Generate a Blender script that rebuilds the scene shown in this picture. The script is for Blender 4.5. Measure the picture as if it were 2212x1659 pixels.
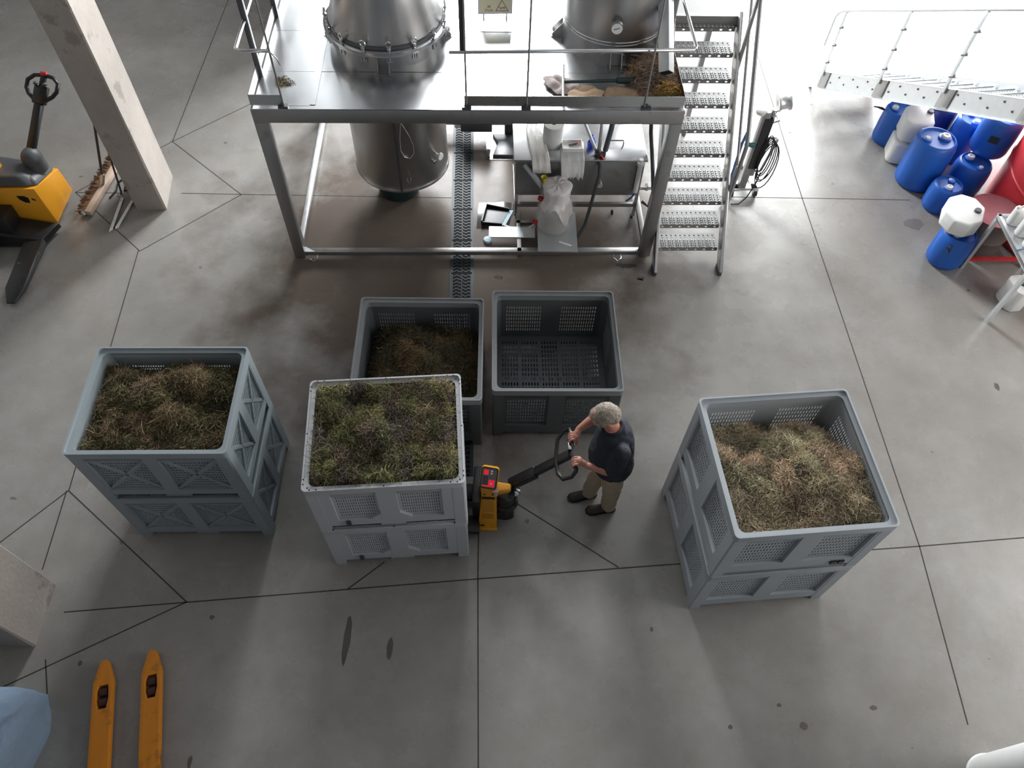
import bpy, bmesh, math, random
import numpy as np
from mathutils import Vector, Matrix
for o in list(bpy.data.objects): bpy.data.objects.remove(o)
SC = bpy.context.scene
COL = SC.collection
R = math.radians
rnd = random.Random(7)

# ------------------------------------------------------------------ camera, world, daylight, exposure
cam = bpy.data.cameras.new('camera'); camo = bpy.data.objects.new('camera', cam); COL.objects.link(camo)
PIT, ROL = R(56.13), R(2.37)
cam.sensor_fit = 'HORIZONTAL'; cam.sensor_width = 36.0
cam.lens = 1645.0/2212*36.0
cam.clip_start = 0.05; cam.clip_end = 200
Rv = Vector((1,0,0)); Uv = Vector((0, math.sin(PIT), math.cos(PIT))); Fv = Vector((0, math.cos(PIT), -math.sin(PIT)))
R2 = Rv*math.cos(ROL)+Uv*math.sin(ROL); U2 = -Rv*math.sin(ROL)+Uv*math.cos(ROL)
camo.matrix_world = Matrix(((R2.x,U2.x,-Fv.x,0),(R2.y,U2.y,-Fv.y,0),(R2.z,U2.z,-Fv.z,6.55),(0,0,0,1)))
SC.camera = camo

world = bpy.data.worlds.new('world'); SC.world = world; world.use_nodes = True
bg = world.node_tree.nodes['Background']
bg.inputs[0].default_value = (0.80, 0.88, 1.0, 1); bg.inputs[1].default_value = 0.20

def area(name, loc, rot, sx, sy, power, color):
    l = bpy.data.lights.new(name, 'AREA'); l.shape = 'RECTANGLE'; l.size = sx; l.size_y = sy
    l.energy = power; l.color = color
    o = bpy.data.objects.new(name, l); o.location = loc; o.rotation_euler = rot; COL.objects.link(o); return o
# daylight entering through the two openings of the far wall (their light faces the hall, -Y)
area('daylight_window', (-1.25, 13.55, 5.5), (R(-90),0,0), 2.5, 5.0, 2550, (0.95,0.98,1.0))
area('daylight_slit', (-4.1, 13.55, 5.8), (R(-90),0,0), .30, 4.6, 24, (0.93,0.97,1.0))
area('daylight_gate', (5.8, 13.55, 2.45), (R(-90),0,0), 5.4, 4.7, 2600, (0.95,0.98,1.0))
area('daylight_side', (8.75, 2.6, 4.2), (R(90),0,R(90)), 5.6, 3.6, 480, (1.0,0.985,0.96))
SC.view_settings.view_transform = 'Standard'; SC.view_settings.look = 'None'
SC.view_settings.exposure = -0.08; SC.view_settings.gamma = 1.0
SC.view_settings.use_curve_mapping = False
SC.render.film_transparent = False
try:
    SC.cycles.max_bounces = 8; SC.cycles.transparent_max_bounces = 12
    SC.cycles.use_denoising = True; SC.cycles.sample_clamp_indirect = 4.0
except Exception: pass

# ------------------------------------------------------------------ helpers
class MB:
    def __init__(s): s.v=[]; s.f=[]
    def add(s, vs, fs, M=None):
        n=len(s.v)
        if M is not None: vs=[tuple(M@Vector(v)) for v in vs]
        s.v.extend([tuple(v) for v in vs]); s.f.extend([tuple(i+n for i in f) for f in fs]); return s
    def box(s, c, d, rz=0, M=None):
        x,y,z=d[0]/2,d[1]/2,d[2]/2
        vs=[(-x,-y,-z),(x,-y,-z),(x,y,-z),(-x,y,-z),(-x,-y,z),(x,-y,z),(x,y,z),(-x,y,z)]
        T=Matrix.Translation(c)@Matrix.Rotation(rz,4,'Z')
        if M is not None: T=M@T
        return s.add(vs,[(3,2,1,0),(4,5,6,7),(0,1,5,4),(1,2,6,5),(2,3,7,6),(3,0,4,7)],T)
    def b2(s, a, b, M=None):
        return s.box([(a[i]+b[i])/2 for i in range(3)],[abs(b[i]-a[i]) for i in range(3)],0,M)
    def beam(s, p, q, w, h, up=(0,0,1), M=None):
        p=Vector(p);q=Vector(q);d=(q-p);L=d.length;d.normalize();u=Vector(up)
        x=d.cross(u)
        if x.length<1e-4: x=d.cross(Vector((0,1,0)))
        x.normalize();u=x.cross(d)
        T=Matrix(((x.x,d.x,u.x,p.x),(x.y,d.y,u.y,p.y),(x.z,d.z,u.z,p.z),(0,0,0,1)))
        if M is not None: T=M@T
        a,b=w/2,h/2
        return s.add([(-a,0,-b),(a,0,-b),(a,L,-b),(-a,L,-b),(-a,0,b),(a,0,b),(a,L,b),(-a,L,b)],[(3,2,1,0),(4,5,6,7),(0,1,5,4),(1,2,6,5),(2,3,7,6),(3,0,4,7)],T)
    def tube(s, pts, r, n=8, closed=False, M=None, cap=True):
        P=[Vector(p) for p in pts];N=len(P)
        rr=r if isinstance(r,(list,tuple)) else [r]*N
        T=[]
        for i in range(N):
            a=P[(i-1)%N] if (closed or i>0) else P[i]; b=P[(i+1)%N] if (closed or i<N-1) else P[i]
            t=(b-a); T.append(t.normalized() if t.length>1e-9 else Vector((0,0,1)))
        ref=Vector((0,0,1)) if abs(T[0].z)<.9 else Vector((1,0,0))
        x=T[0].cross(ref).normalized();vs=[];fs=[]
        for i in range(N):
            x=(x-T[i]*x.dot(T[i]))
            x=x.normalized() if x.length>1e-6 else T[i].orthogonal().normalized()
            y=T[i].cross(x)
            for k in range(n):
                a=2*math.pi*k/n; vs.append(P[i]+x*math.cos(a)*rr[i]+y*math.sin(a)*rr[i])
        for i in range(N if closed else N-1):
            j=(i+1)%N
            for k in range(n):
                l=(k+1)%n; fs.append((i*n+k,i*n+l,j*n+l,j*n+k))
        if cap and not closed:
            fs.append(tuple(range(n))[::-1]); fs.append(tuple((N-1)*n+k for k in range(n)))
        return s.add(vs,fs,M)
    def lathe(s, prof, n=24, c=(0,0,0), M=None, sx=1, sy=1):
        vs=[];fs=[];m=len(prof)
        for r,z in prof:
            for k in range(n):
                a=2*math.pi*k/n; vs.append((c[0]+r*math.cos(a)*sx,c[1]+r*math.sin(a)*sy,c[2]+z))
        for i in range(m-1):
            for k in range(n):
                l=(k+1)%n; fs.append((i*n+k,i*n+l,(i+1)*n+l,(i+1)*n+k))
        if prof[0][0]>1e-6: fs.append(tuple(range(n))[::-1])
        if prof[-1][0]>1e-6: fs.append(tuple((m-1)*n+k for k in range(n)))
        return s.add(vs,fs,M)
    def cyl(s, p, q, r, n=12, M=None, r2=None): return s.tube([p,q],[r,r if r2 is None else r2],n,False,M)
    def prism(s, poly, z0, z1, M=None):
        n=len(poly);vs=[(p[0],p[1],z0) for p in poly]+[(p[0],p[1],z1) for p in poly]
        fs=[tuple(range(n))[::-1],tuple(range(n,2*n))]+[(i,(i+1)%n,n+(i+1)%n,n+i) for i in range(n)]
        return s.add(vs,fs,M)
    def ring(s, outer, inner, z0, z1, M=None):
        n=len(outer)
        vs=[(p[0],p[1],z0) for p in outer]+[(p[0],p[1],z0) for p in inner]+[(p[0],p[1],z1) for p in outer]+[(p[0],p[1],z1) for p in inner]
        fs=[]
        for i in range(n):
            j=(i+1)%n
            fs+=[(i,j,2*n+j,2*n+i),(n+j,n+i,3*n+i,3*n+j),(2*n+i,2*n+j,3*n+j,3*n+i),(j,i,n+i,n+j)]
        return s.add(vs,fs,M)
    def ell(s, c, r, nu=14, nv=9, M=None, rz=None):
        vs=[];fs=[]
        for j in range(nv+1):
            t=math.pi*j/nv
            for i in range(nu):
                a=2*math.pi*i/nu; vs.append((r[0]*math.sin(t)*math.cos(a),r[1]*math.sin(t)*math.sin(a),-r[2]*math.cos(t)))
        for j in range(nv):
            for i in range(nu):
                k=(i+1)%nu; fs.append((j*nu+i,j*nu+k,(j+1)*nu+k,(j+1)*nu+i))
        T=Matrix.Translation(c)
        if rz is not None: T=T@rz
        if M is not None: T=M@T
        return s.add(vs,fs,T)
    def plate(s, xs, zs, hole, t, M=None):
        nx,nz=len(xs)-1,len(zs)-1;vs=[];W=nx+1;K=W*(nz+1)
        for y in (0.0,t):
            for z in zs:
                for x in xs: vs.append((x,y,z))
        H=[[bool(hole(i,j)) for j in range(nz)] for i in range(nx)]
        fs=[]
        def solid(i,j): return 0<=i<nx and 0<=j<nz and not H[i][j]
        for i in range(nx):
            for j in range(nz):
                if H[i][j]: continue
                a,b,c,d=j*W+i,j*W+i+1,(j+1)*W+i+1,(j+1)*W+i
                fs.append((a,b,c,d)); fs.append((K+d,K+c,K+b,K+a))
                if not solid(i,j-1): fs.append((b,a,K+a,K+b))
                if not solid(i,j+1): fs.append((d,c,K+c,K+d))
                if not solid(i-1,j): fs.append((a,d,K+d,K+a))
                if not solid(i+1,j): fs.append((c,b,K+b,K+c))
        return s.add(vs,fs,M)
    def mesh(s, name, mat, smooth=None):
        me=bpy.data.meshes.new(name); me.from_pydata(s.v,[],s.f); me.update()
        if mat: me.materials.append(mat)
        if smooth is not None and len(me.polygons):
            me.shade_smooth(); me.set_sharp_from_angle(angle=R(smooth))
        return me
    def build(s, name, mat, parent=None, smooth=None, bev=0, seg=2):
        o=bpy.data.objects.new(name, s.mesh(name,mat,smooth)); COL.objects.link(o)
        if parent is not None: o.parent=parent
        if bev:
            bm=bmesh.new(); bm.from_mesh(o.data); bmesh.ops.remove_doubles(bm,verts=bm.verts,dist=1e-5)
            ed=[e for e in bm.edges if len(e.link_faces)==2 and e.calc_face_angle(0)>R(28)]
            bmesh.ops.bevel(bm,geom=ed,offset=bev,segments=seg,affect='EDGES',profile=.5,clamp_overlap=True)
            bm.to_mesh(o.data); bm.free(); o.data.shade_smooth(); o.data.set_sharp_from_angle(angle=R(40))
        return o
def rrect(W,D,r,n=4,off=0):
    W=W-2*off;D=D-2*off;pts=[]
    for cx,cy,a0 in ((W/2-r,D/2-r,0),(-W/2+r,D/2-r,90),(-W/2+r,-D/2+r,180),(W/2-r,-D/2+r,270)):
        for k in range(n+1):
            a=R(a0+90*k/n); pts.append((cx+r*math.cos(a),cy+r*math.sin(a)))
    return pts
def arc(c,r,a0,a1,n,ax='xy',z=0):
    out=[]
    for k in range(n+1):
        a=R(a0+(a1-a0)*k/n); out.append((c[0]+r*math.cos(a),c[1]+r*math.sin(a)))
    return out
def tag(o,label=None,cat=None,group=None,kind=None):
    if label: o['label']=label
    if cat: o['category']=cat
    if group: o['group']=group
    if kind: o['kind']=kind
    return o
def thing(name,label,cat,loc=(0,0,0),rz=0,group=None,kind=None):
    o=bpy.data.objects.new(name,None); o.empty_display_size=.1; COL.objects.link(o)
    o.location=loc; o.rotation_euler=(0,0,rz); return tag(o,label,cat,group,kind)
def dup(root,loc=None,rz=None,label=None,group=None):
    r=root.copy(); COL.objects.link(r)
    if loc is not None: r.location=loc
    if rz is not None: r.rotation_euler=(0,0,rz)
    if label: r['label']=label
    if group: r['group']=group
    def rec(a,b):
        for ch in [o for o in bpy.data.objects if o.parent==a]:
            c=ch.copy(); COL.objects.link(c); c.parent=b; rec(ch,c)
    rec(root,r); return r
def piece(name,o,parent,loc=(0,0,0),rz=0):   # another copy of a part, sharing its mesh
    c=bpy.data.objects.new(name,o.data); COL.objects.link(c); c.parent=parent; c.location=loc; c.rotation_euler=(0,0,rz); return c

# ------------------------------------------------------------------ materials
def mat(name,color,rough=.5,metal=0,var=.12,scale=6,bump=0,bscale=60,spec=.5,trans=0,alpha=1,emit=None,estr=0,coat=0,aniso=None,rvar=0,dirt=None,dscale=3,dlo=.55,dhi=.7):
    m=bpy.data.materials.new(name); m.use_nodes=True; nt=m.node_tree; N=nt.nodes; L=nt.links
    b=N['Principled BSDF']
    b.inputs['Roughness'].default_value=rough; b.inputs['Metallic'].default_value=metal
    b.inputs['Specular IOR Level'].default_value=spec; b.inputs['Coat Weight'].default_value=coat
    b.inputs['Transmission Weight'].default_value=trans; b.inputs['Alpha'].default_value=alpha
    if emit: b.inputs['Emission Color'].default_value=(*emit,1); b.inputs['Emission Strength'].default_value=estr
    tc=N.new('ShaderNodeTexCoord'); mp=N.new('ShaderNodeMapping'); L.new(tc.outputs['Object'],mp.inputs[0])
    if aniso: mp.inputs['Scale'].default_value=aniso
    nz=N.new('ShaderNodeTexNoise'); nz.inputs['Scale'].default_value=scale; nz.inputs['Detail'].default_value=5; L.new(mp.outputs[0],nz.inputs['Vector'])
    mix=N.new('ShaderNodeMix'); mix.data_type='RGBA'
    c=color; lo=tuple(max(0,x*(1-var)) for x in c); hi=tuple(min(1,x*(1+var)) for x in c)
    mix.inputs[6].default_value=(*lo,1); mix.inputs[7].default_value=(*hi,1); L.new(nz.outputs['Fac'],mix.inputs[0])
    out=mix.outputs[2]
    if dirt:
        n2=N.new('ShaderNodeTexNoise'); n2.inputs['Scale'].default_value=dscale; n2.inputs['Detail'].default_value=8; n2.inputs['Roughness'].default_value=.65; L.new(tc.outputs['Object'],n2.inputs['Vector'])
        mr=N.new('ShaderNodeMapRange'); mr.inputs[1].default_value=dlo; mr.inputs[2].default_value=dhi; L.new(n2.outputs['Fac'],mr.inputs[0])
        m2=N.new('ShaderNodeMix'); m2.data_type='RGBA'; L.new(mr.outputs[0],m2.inputs[0]); L.new(out,m2.inputs[6]); m2.inputs[7].default_value=(*dirt,1); out=m2.outputs[2]
    L.new(out,b.inputs['Base Color'])
    if rvar:
        mr=N.new('ShaderNodeMapRange'); mr.inputs[3].default_value=max(.02,rough-rvar); mr.inputs[4].default_value=rough+rvar; L.new(nz.outputs['Fac'],mr.inputs[0]); L.new(mr.outputs[0],b.inputs['Roughness'])
    if bump:
        n3=N.new('ShaderNodeTexNoise'); n3.inputs['Scale'].default_value=bscale; n3.inputs['Detail'].default_value=4; L.new(mp.outputs[0],n3.inputs['Vector'])
        bp=N.new('ShaderNodeBump'); bp.inputs['Strength'].default_value=bump; bp.inputs['Distance'].default_value=.01; L.new(n3.outputs['Fac'],bp.inputs['Height']); L.new(bp.outputs[0],b.inputs['Normal'])
    return m
M={}
M['steel']=mat('brushed_steel',(.50,.49,.48),.30,1,.10,4,aniso=(2,2,14),rvar=.08)
M['deck']=mat('deck_steel',(.60,.61,.62),.25,1,.05,3,rvar=.06)
M['beam']=mat('beam_steel',(.33,.325,.32),.42,.85,.14,5,rvar=.1,dirt=(.22,.2,.18),dscale=5,dlo=.55,dhi=.75)
M['tank']=mat('tank_steel',(.44,.43,.42),.34,1,.08,2,aniso=(3,3,.6),rvar=.06)
M['dsteel']=mat('dark_steel',(.10,.10,.105),.45,.6,.2,8)
M['galv']=mat('galvanised_steel',(.62,.64,.65),.42,.7,.12,12,rvar=.1)
M['tread']=mat('tread_steel',(.25,.245,.24),.55,.4,.15,14,rvar=.1)
M['chrome']=mat('chrome',(.7,.7,.7),.15,1,.03)
M['alu']=mat('aluminium',(.72,.72,.71),.35,.9,.06)
M['black']=mat('black_paint',(.012,.012,.013),.35,0,.2)
M['rubber']=mat('black_rubber',(.02,.02,.02),.7,0,.2)
M['dgrey']=mat('dark_grey_plastic',(.075,.08,.085),.5,0,.12,8)
M['yellow']=mat('yellow_paint',(.76,.33,.018),.38,0,.08,5,dirt=(.45,.2,.02),dscale=4,dlo=.6,dhi=.8)
M['yellow2']=mat('amber_paint',(.70,.24,.012),.45,0,.08,5,dirt=(.20,.085,.015),dscale=4,dlo=.56,dhi=.72)
M['red']=mat('red_paint',(.55,.025,.03),.45,0,.12,4)
M['dred']=mat('maroon_lid',(.26,.07,.085),.5,0,.12,6)
M['blue']=mat('blue_plastic',(.012,.115,.50),.42,0,.10,4,bump=.06,bscale=40)
M['dblue']=mat('dark_blue_plastic',(.01,.02,.16),.4,0,.1)
M['white']=mat('white_plastic',(.80,.80,.78),.45,0,.04,6)
M['paper']=mat('white_paper',(.78,.77,.74),.85,0,.04,10,bump=.15,bscale=25)
M['film']=mat('plastic_film',(.72,.70,.66),.35,0,.05,12,bump=.3,bscale=18)
M['glass']=mat('clear_glass',(.62,.60,.58),.05,0,.01,spec=.8,alpha=.24)
M['cloth']=mat('cheesecloth',(.80,.75,.74),.95,0,.06,30,bump=.5,bscale=90)
M['burlap']=mat('burlap',(.42,.29,.19),.95,0,.18,40,bump=.6,bscale=120)
M['burlap2']=mat('grey_sacking',(.30,.25,.235),.95,0,.25,30,bump=.6,bscale=90)
M['concrete']=mat('column_concrete',(.37,.33,.295),.85,0,.14,5,bump=.35,bscale=25,dirt=(.26,.23,.20),dscale=2.2,dlo=.58,dhi=.63)
M['whitepaint']=mat('white_painted_steel',(.80,.80,.78),.5,0,.05,6)
M['wood']=mat('broom_wood',(.56,.42,.33),.6,0,.15,10,aniso=(1,8,1))
M['bristle']=mat('broom_bristle',(.16,.085,.045),.9,0,.35,60,bump=.8,bscale=120)
M['sack']=mat('pale_blue_sack',(.25,.34,.46),.9,0,.10,20,bump=.5,bscale=120)
M['skin']=mat('skin',(.50,.22,.155),.5,0,.12,14)
M['hair']=mat('grey_hair',(.31,.26,.215),.7,0,.45,45,bump=.6,bscale=120)
M['strand']=mat('grey_blond_strands',(.47,.40,.33),.6,0,.45,25)
M['shirt']=mat('navy_shirt',(.016,.018,.028),.85,0,.25,8,bump=.35,bscale=16)
M['trousers']=mat('khaki_trousers',(.36,.285,.19),.9,0,.15,10,bump=.35,bscale=20)
M['shoe']=mat('dark_brown_shoe',(.03,.02,.016),.55,0,.2)
M['tubg']=mat('dark_green_tub',(.012,.03,.03),.5,0,.15)
M['hose']=mat('dark_hose',(.05,.055,.06),.5,0,.15)
M['bhose']=mat('blue_hose',(.05,.13,.28),.5,0,.15)
M['teal']=mat('teal_plastic',(.01,.12,.12),.4,0,.1)
M['lblue']=mat('light_blue_plastic',(.45,.62,.72),.5,0,.1)
M['wallp']=mat('wall_plaster',(.34,.335,.33),.9,0,.05,1.5)
M['wallo']=mat('ceiling_panel',(.16,.165,.17),.9,0,.05,1.5)
M['grate']=mat('cast_iron',(.030,.042,.048),.55,0,.2,20)
M['void']=mat('drain_channel_black',(.004,.004,.005),.9,0,.1)
M['screenr']=mat('red_display',(.5,.01,.02),.3,emit=(1,.02,.05),estr=.5)
M['screeng']=mat('display_face',(.16,.15,.14),.35)
M['pinklab']=mat('pink_sticker',(.60,.42,.36),.7)
M['joint']=mat('joint_sealant',(.045,.04,.036),.9,0,.3,9)
M['signy']=mat('sign_yellow',(.66,.61,.42),.6)
M['signw']=mat('sign_grey_frame',(.60,.60,.63),.6)
M['ink']=mat('sign_ink',(.16,.10,.09),.7)
M['inkr']=mat('sign_red_ink',(.30,.10,.10),.7)
M['puddle']=mat('wet_patch',(.05,.045,.04),.08,0,.1)
M['stain']=mat('brown_stain',(.06,.05,.042),.8,0,.2)
M['binA']=mat('light_grey_bin',(.46,.465,.48),.55,0,.07,4,bump=.05,bscale=90)
M['binB']=mat('dark_grey_bin',(.085,.095,.10),.5,0,.08,4,bump=.05,bscale=90)
M['rimB']=mat('toplit_grey_rim',(.20,.21,.215),.55,0,.12,6)  # paler than the bin: light on the upward-facing rim put into the colour
M['binR']=mat('blue_grey_bin',(.37,.40,.425),.55,0,.08,4,dirt=(.33,.32,.31),dscale=2,dlo=.6,dhi=.8)
M['binC']=mat('faded_blue_bin',(.27,.31,.33),.6,0,.10,3,dirt=(.26,.24,.21),dscale=2.3,dlo=.56,dhi=.78)

def floor_mat():
    m=bpy.data.materials.new('polished_concrete'); m.use_nodes=True; nt=m.node_tree; N=nt.nodes; L=nt.links; b=N['Principled BSDF']
    tc=N.new('ShaderNodeTexCoord')
    def noise(s,d,r=.6,off=(0,0,0)):
        mp=N.new('ShaderNodeMapping'); mp.inputs['Location'].default_value=off; L.new(tc.outputs['Object'],mp.inputs[0])
        n=N.new('ShaderNodeTexNoise'); n.inputs['Scale'].default_value=s; n.inputs['Detail'].default_value=d; n.inputs['Roughness'].default_value=r; L.new(mp.outputs[0],n.inputs['Vector']); return n.outputs['Fac']
    def mr(x,a,c,lo=0,hi=1):
        n=N.new('ShaderNodeMapRange'); n.inputs[1].default_value=a; n.inputs[2].default_value=c; n.inputs[3].default_value=lo; n.inputs[4].default_value=hi; L.new(x,n.inputs[0]); return n.outputs[0]
    def mix(f,a,c):
        n=N.new('ShaderNodeMix'); n.data_type='RGBA'; L.new(f,n.inputs[0])
        for i,x in ((6,a),(7,c)):
            if isinstance(x,tuple): n.inputs[i].default_value=(*x,1)
            else: L.new(x,n.inputs[i])
        return n.outputs[2]
    c=mix(mr(noise(.55,6),.3,.7),(.245,.232,.214),(.345,.333,.316))
    c=mix(mr(noise(2.6,7,.7,(3,1,0)),.35,.75,0,.55),c,(.20,.178,.155))
    c=mix(mr(noise(9,6,.75,(7,2,0)),.62,.80,0,.35),c,(.40,.385,.36))
    c=mix(mr(noise(5.5,3,.5,(1,9,0)),.735,.76,0,.7),c,(.10,.085,.07))
    # brown plant-juice staining round the drain plus painted-in platform shade, irregular outline
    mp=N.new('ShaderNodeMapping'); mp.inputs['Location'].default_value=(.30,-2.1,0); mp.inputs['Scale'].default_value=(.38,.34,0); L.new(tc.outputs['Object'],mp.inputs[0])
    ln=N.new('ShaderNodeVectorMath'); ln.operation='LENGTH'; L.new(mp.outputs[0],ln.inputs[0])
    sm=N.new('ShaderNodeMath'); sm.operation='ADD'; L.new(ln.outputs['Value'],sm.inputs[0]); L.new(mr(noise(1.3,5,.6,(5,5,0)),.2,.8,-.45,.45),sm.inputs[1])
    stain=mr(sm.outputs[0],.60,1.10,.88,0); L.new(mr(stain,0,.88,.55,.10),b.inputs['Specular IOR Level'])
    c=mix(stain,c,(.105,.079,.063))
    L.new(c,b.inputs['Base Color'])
    L.new(mr(noise(1.8,6,.6,(2,5,0)),.3,.7,.20,.36),b.inputs['Roughness'])
    bp=N.new('ShaderNodeBump'); bp.inputs['Strength'].default_value=.08; bp.inputs['Distance'].default_value=.01; L.new(noise(14,5),bp.inputs['Height']); L.new(bp.outputs[0],b.inputs['Normal'])
    return m
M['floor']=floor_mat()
def herb_mat():
    m=bpy.data.materials.new('dried_herb'); m.use_nodes=True; nt=m.node_tree; b=nt.nodes['Principled BSDF']
    a=nt.nodes.new('ShaderNodeAttribute'); a.attribute_name='Col'; nt.links.new(a.outputs['Color'],b.inputs['Base Color'])
    b.inputs['Roughness'].default_value=.85; b.inputs['Specular IOR Level'].default_value=.2
    return m
M['herb']=herb_mat()
# ------------------------------------------------------------------ the hall
def struct(mb,name,m,parent=None,label=None,smooth=None,bev=0):
    o=mb.build(name,m,parent,smooth,bev)
    if parent is None: o['kind']='structure'
    if label: o['label']=label
    return o
FL=MB()
n=24
fx0,fx1,fy0,fy1=-10.0,8.8,-4.0,13.6
FL.b2((fx0,fy0,-.2),(fx1,fy1,0))
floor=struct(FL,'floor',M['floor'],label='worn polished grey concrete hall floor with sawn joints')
def joint(p,q,w=.011):
    m=MB(); m.beam((p[0],p[1],.0),(q[0],q[1],.0),w,.0016); m.build('joint',M['joint'],floor)
for a in [((-4.15,7.01),(-2.18,7.08)),((-2.18,7.08),(-.78,7.13)),((1.83,7.32),(3.7,7.39)),((3.7,7.39),(4.9,7.43)),((-3.73,1.87),(-.23,2.31)),((-.23,2.31),(1.6,2.53)),((1.6,2.53),(3.8,2.79)),((3.8,2.79),(4.9,2.93)),
 ((-.23,2.31),(-.10,.2)),((-.28,3.4),(-.23,2.31)),((-4.09,2.99),(-2.72,2.0)),((-2.72,2.0),(-3.8,1.37)),((-3.8,1.37),(-4.3,1.08)),((.09,3.05),(1.02,2.47)),((3.54,7.39),(3.8,2.79)),((3.8,2.79),(3.79,1.27)),((3.54,7.39),(3.4,11)),
 ((-3.42,7.03),(-4.53,7.96)),((-3.42,7.03),(-4.36,6.03)),((-5.43,6.95),(-4.36,6.03)),((-5.43,6.95),(-4.53,7.96)),((-4.53,7.96),(-3.71,8.79)),((-5.43,6.95),(-4.9,6.97)),((-4.38,6.05),(-4.09,2.99)),((-4.11,2.99),(-4.05,2.23)),((-4.09,3.0),(-4.9,1.98)),((-1.36,2.17),(-1.07,2.43)),((-4.53,7.96),(-4.62,11.5)),((-3.74,1.48),(-3.62,1.2))]: joint(*a)
# walls, ceiling, openings (outside the picture, they light and reflect)
def wallpiece(name,a,b,m=M['wallp']): m_=MB(); m_.b2(a,b); return struct(m_,name,m)
wb=MB()
WX0,WX1,WZ0,WZ1=-2.5,0.0,3.0,8.0; GX0,GX1,GZ=3.1,8.5,4.8; RZ=9.0; SY0,SY1,SZ0,SZ1=-.2,5.4,2.4,6.0; YB=13.6; LX0,LX1,LZ0,LZ1=-4.25,-3.95,3.5,8.1
for a,b in [((-10,YB,0),(LX0,YB+.3,RZ)),((LX1,YB,0),(WX0,YB+.3,RZ)),((LX0,YB,0),(LX1,YB+.3,LZ0)),((LX0,YB,LZ1),(LX1,YB+.3,RZ)),((WX0,YB,0),(WX1,YB+.3,WZ0)),((WX0,YB,WZ1),(WX1,YB+.3,RZ)),((WX1,YB,0),(GX0,YB+.3,RZ)),((GX0,YB,GZ),(GX1,YB+.3,RZ)),((GX1,YB,0),(8.8,YB+.3,RZ))]: wb.b2(a,b)
struct(wb,'wall_back',M['wallp'])
wallpiece('added_shade_wall',(-3.0,10.9,0),(-2.75,YB,3.7))  # unseen wall added beside the window to shade the floor left of the platform
wallpiece('wall_left',(-10.3,-4,0),(-10,YB+.3,RZ)); 
wr=MB()
for a,b in [((8.8,-4,0),(9.1,SY0,RZ)),((8.8,SY1,0),(9.1,YB+.3,RZ)),((8.8,SY0,0),(9.1,SY1,SZ0)),((8.8,SY0,SZ1),(9.1,SY1,RZ))]: wr.b2(a,b)
struct(wr,'wall_right',M['wallp'])
fr=MB()
for y in (SY0,(SY0+SY1)/2,SY1): fr.b2((8.72,y-.03,SZ0),(8.85,y+.03,SZ1))
for z in (SZ0,SZ1): fr.b2((8.72,SY0,z-.03),(8.85,SY1,z+.03))
struct(fr,'window_2',M['dsteel'])
wallpiece('ceiling',(-10.3,-4,RZ),(9.1,YB+.3,RZ+.2),M['wallo'])
fr=MB()
for x in (WX0,(WX0+WX1)/2,WX1): fr.b2((x-.03,YB-.1,WZ0),(x+.03,YB+.05,WZ1))
for z in (WZ0,(WZ0+WZ1)/2,WZ1): fr.b2((WX0,YB-.1,z-.03),(WX1,YB+.05,z+.03))
struct(fr,'window_1',M['dsteel'])
fr=MB()
for x in (GX0,GX1): fr.b2((x-.05,YB-.1,0),(x+.05,YB+.05,GZ))
fr.b2((GX0,YB-.1,GZ-.05),(GX1,YB+.05,GZ+.05)); struct(fr,'door_1',M['dsteel'])

# columns
def column(poly,h,lab):
    m=MB(); n=len(poly); N=14; rr=random.Random(len(lab)); vs=[];fs=[]
    for k in range(N+1):
        for p in poly: vs.append((p[0]+rr.uniform(-.004,.004),p[1]+rr.uniform(-.004,.004),h*k/N))
    for k in range(N):
        for i in range(n): j=(i+1)%n; fs.append((k*n+i,k*n+j,(k+1)*n+j,(k+1)*n+i))
    fs.append(tuple(N*n+i for i in range(n))); m.add(vs,fs)
    o=m.build('concrete_column',M['concrete'],None,None); return tag(o,lab,'column',None,'structure')
column([(-4.593,6.70),(-4.264,6.71),(-4.25,6.725),(-4.345,7.31),(-4.36,7.325),(-4.68,7.32),(-4.70,7.30),(-4.605,6.71)],9,'rough square concrete column beside the propped broom')
column([(-4.45,1.58),(-3.875,1.575),(-3.86,1.59),(-3.88,2.10),(-3.90,2.115),(-4.43,2.13)],9,'rough concrete column behind the pale blue sack')
# white round post at the lower right
pm=thing('round_post','white painted round steel post rising from the floor','post',(3.86,.86,0),0,None,'structure')
m=MB(); m.lathe([(.195,0.0),(.195,9)],32); m.build('post_shaft',M['whitepaint'],pm,30)
m=MB(); m.lathe([(.205,0),(.205,.012),(.196,.02)],32); m.build('base_ring',M['whitepaint'],pm,30)

# drain
dr=thing('drain_channel','long cast iron drain channel with wavy slotted grates sunk in the floor','drain',(-.628,5.9,0),R(3.55))
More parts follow.
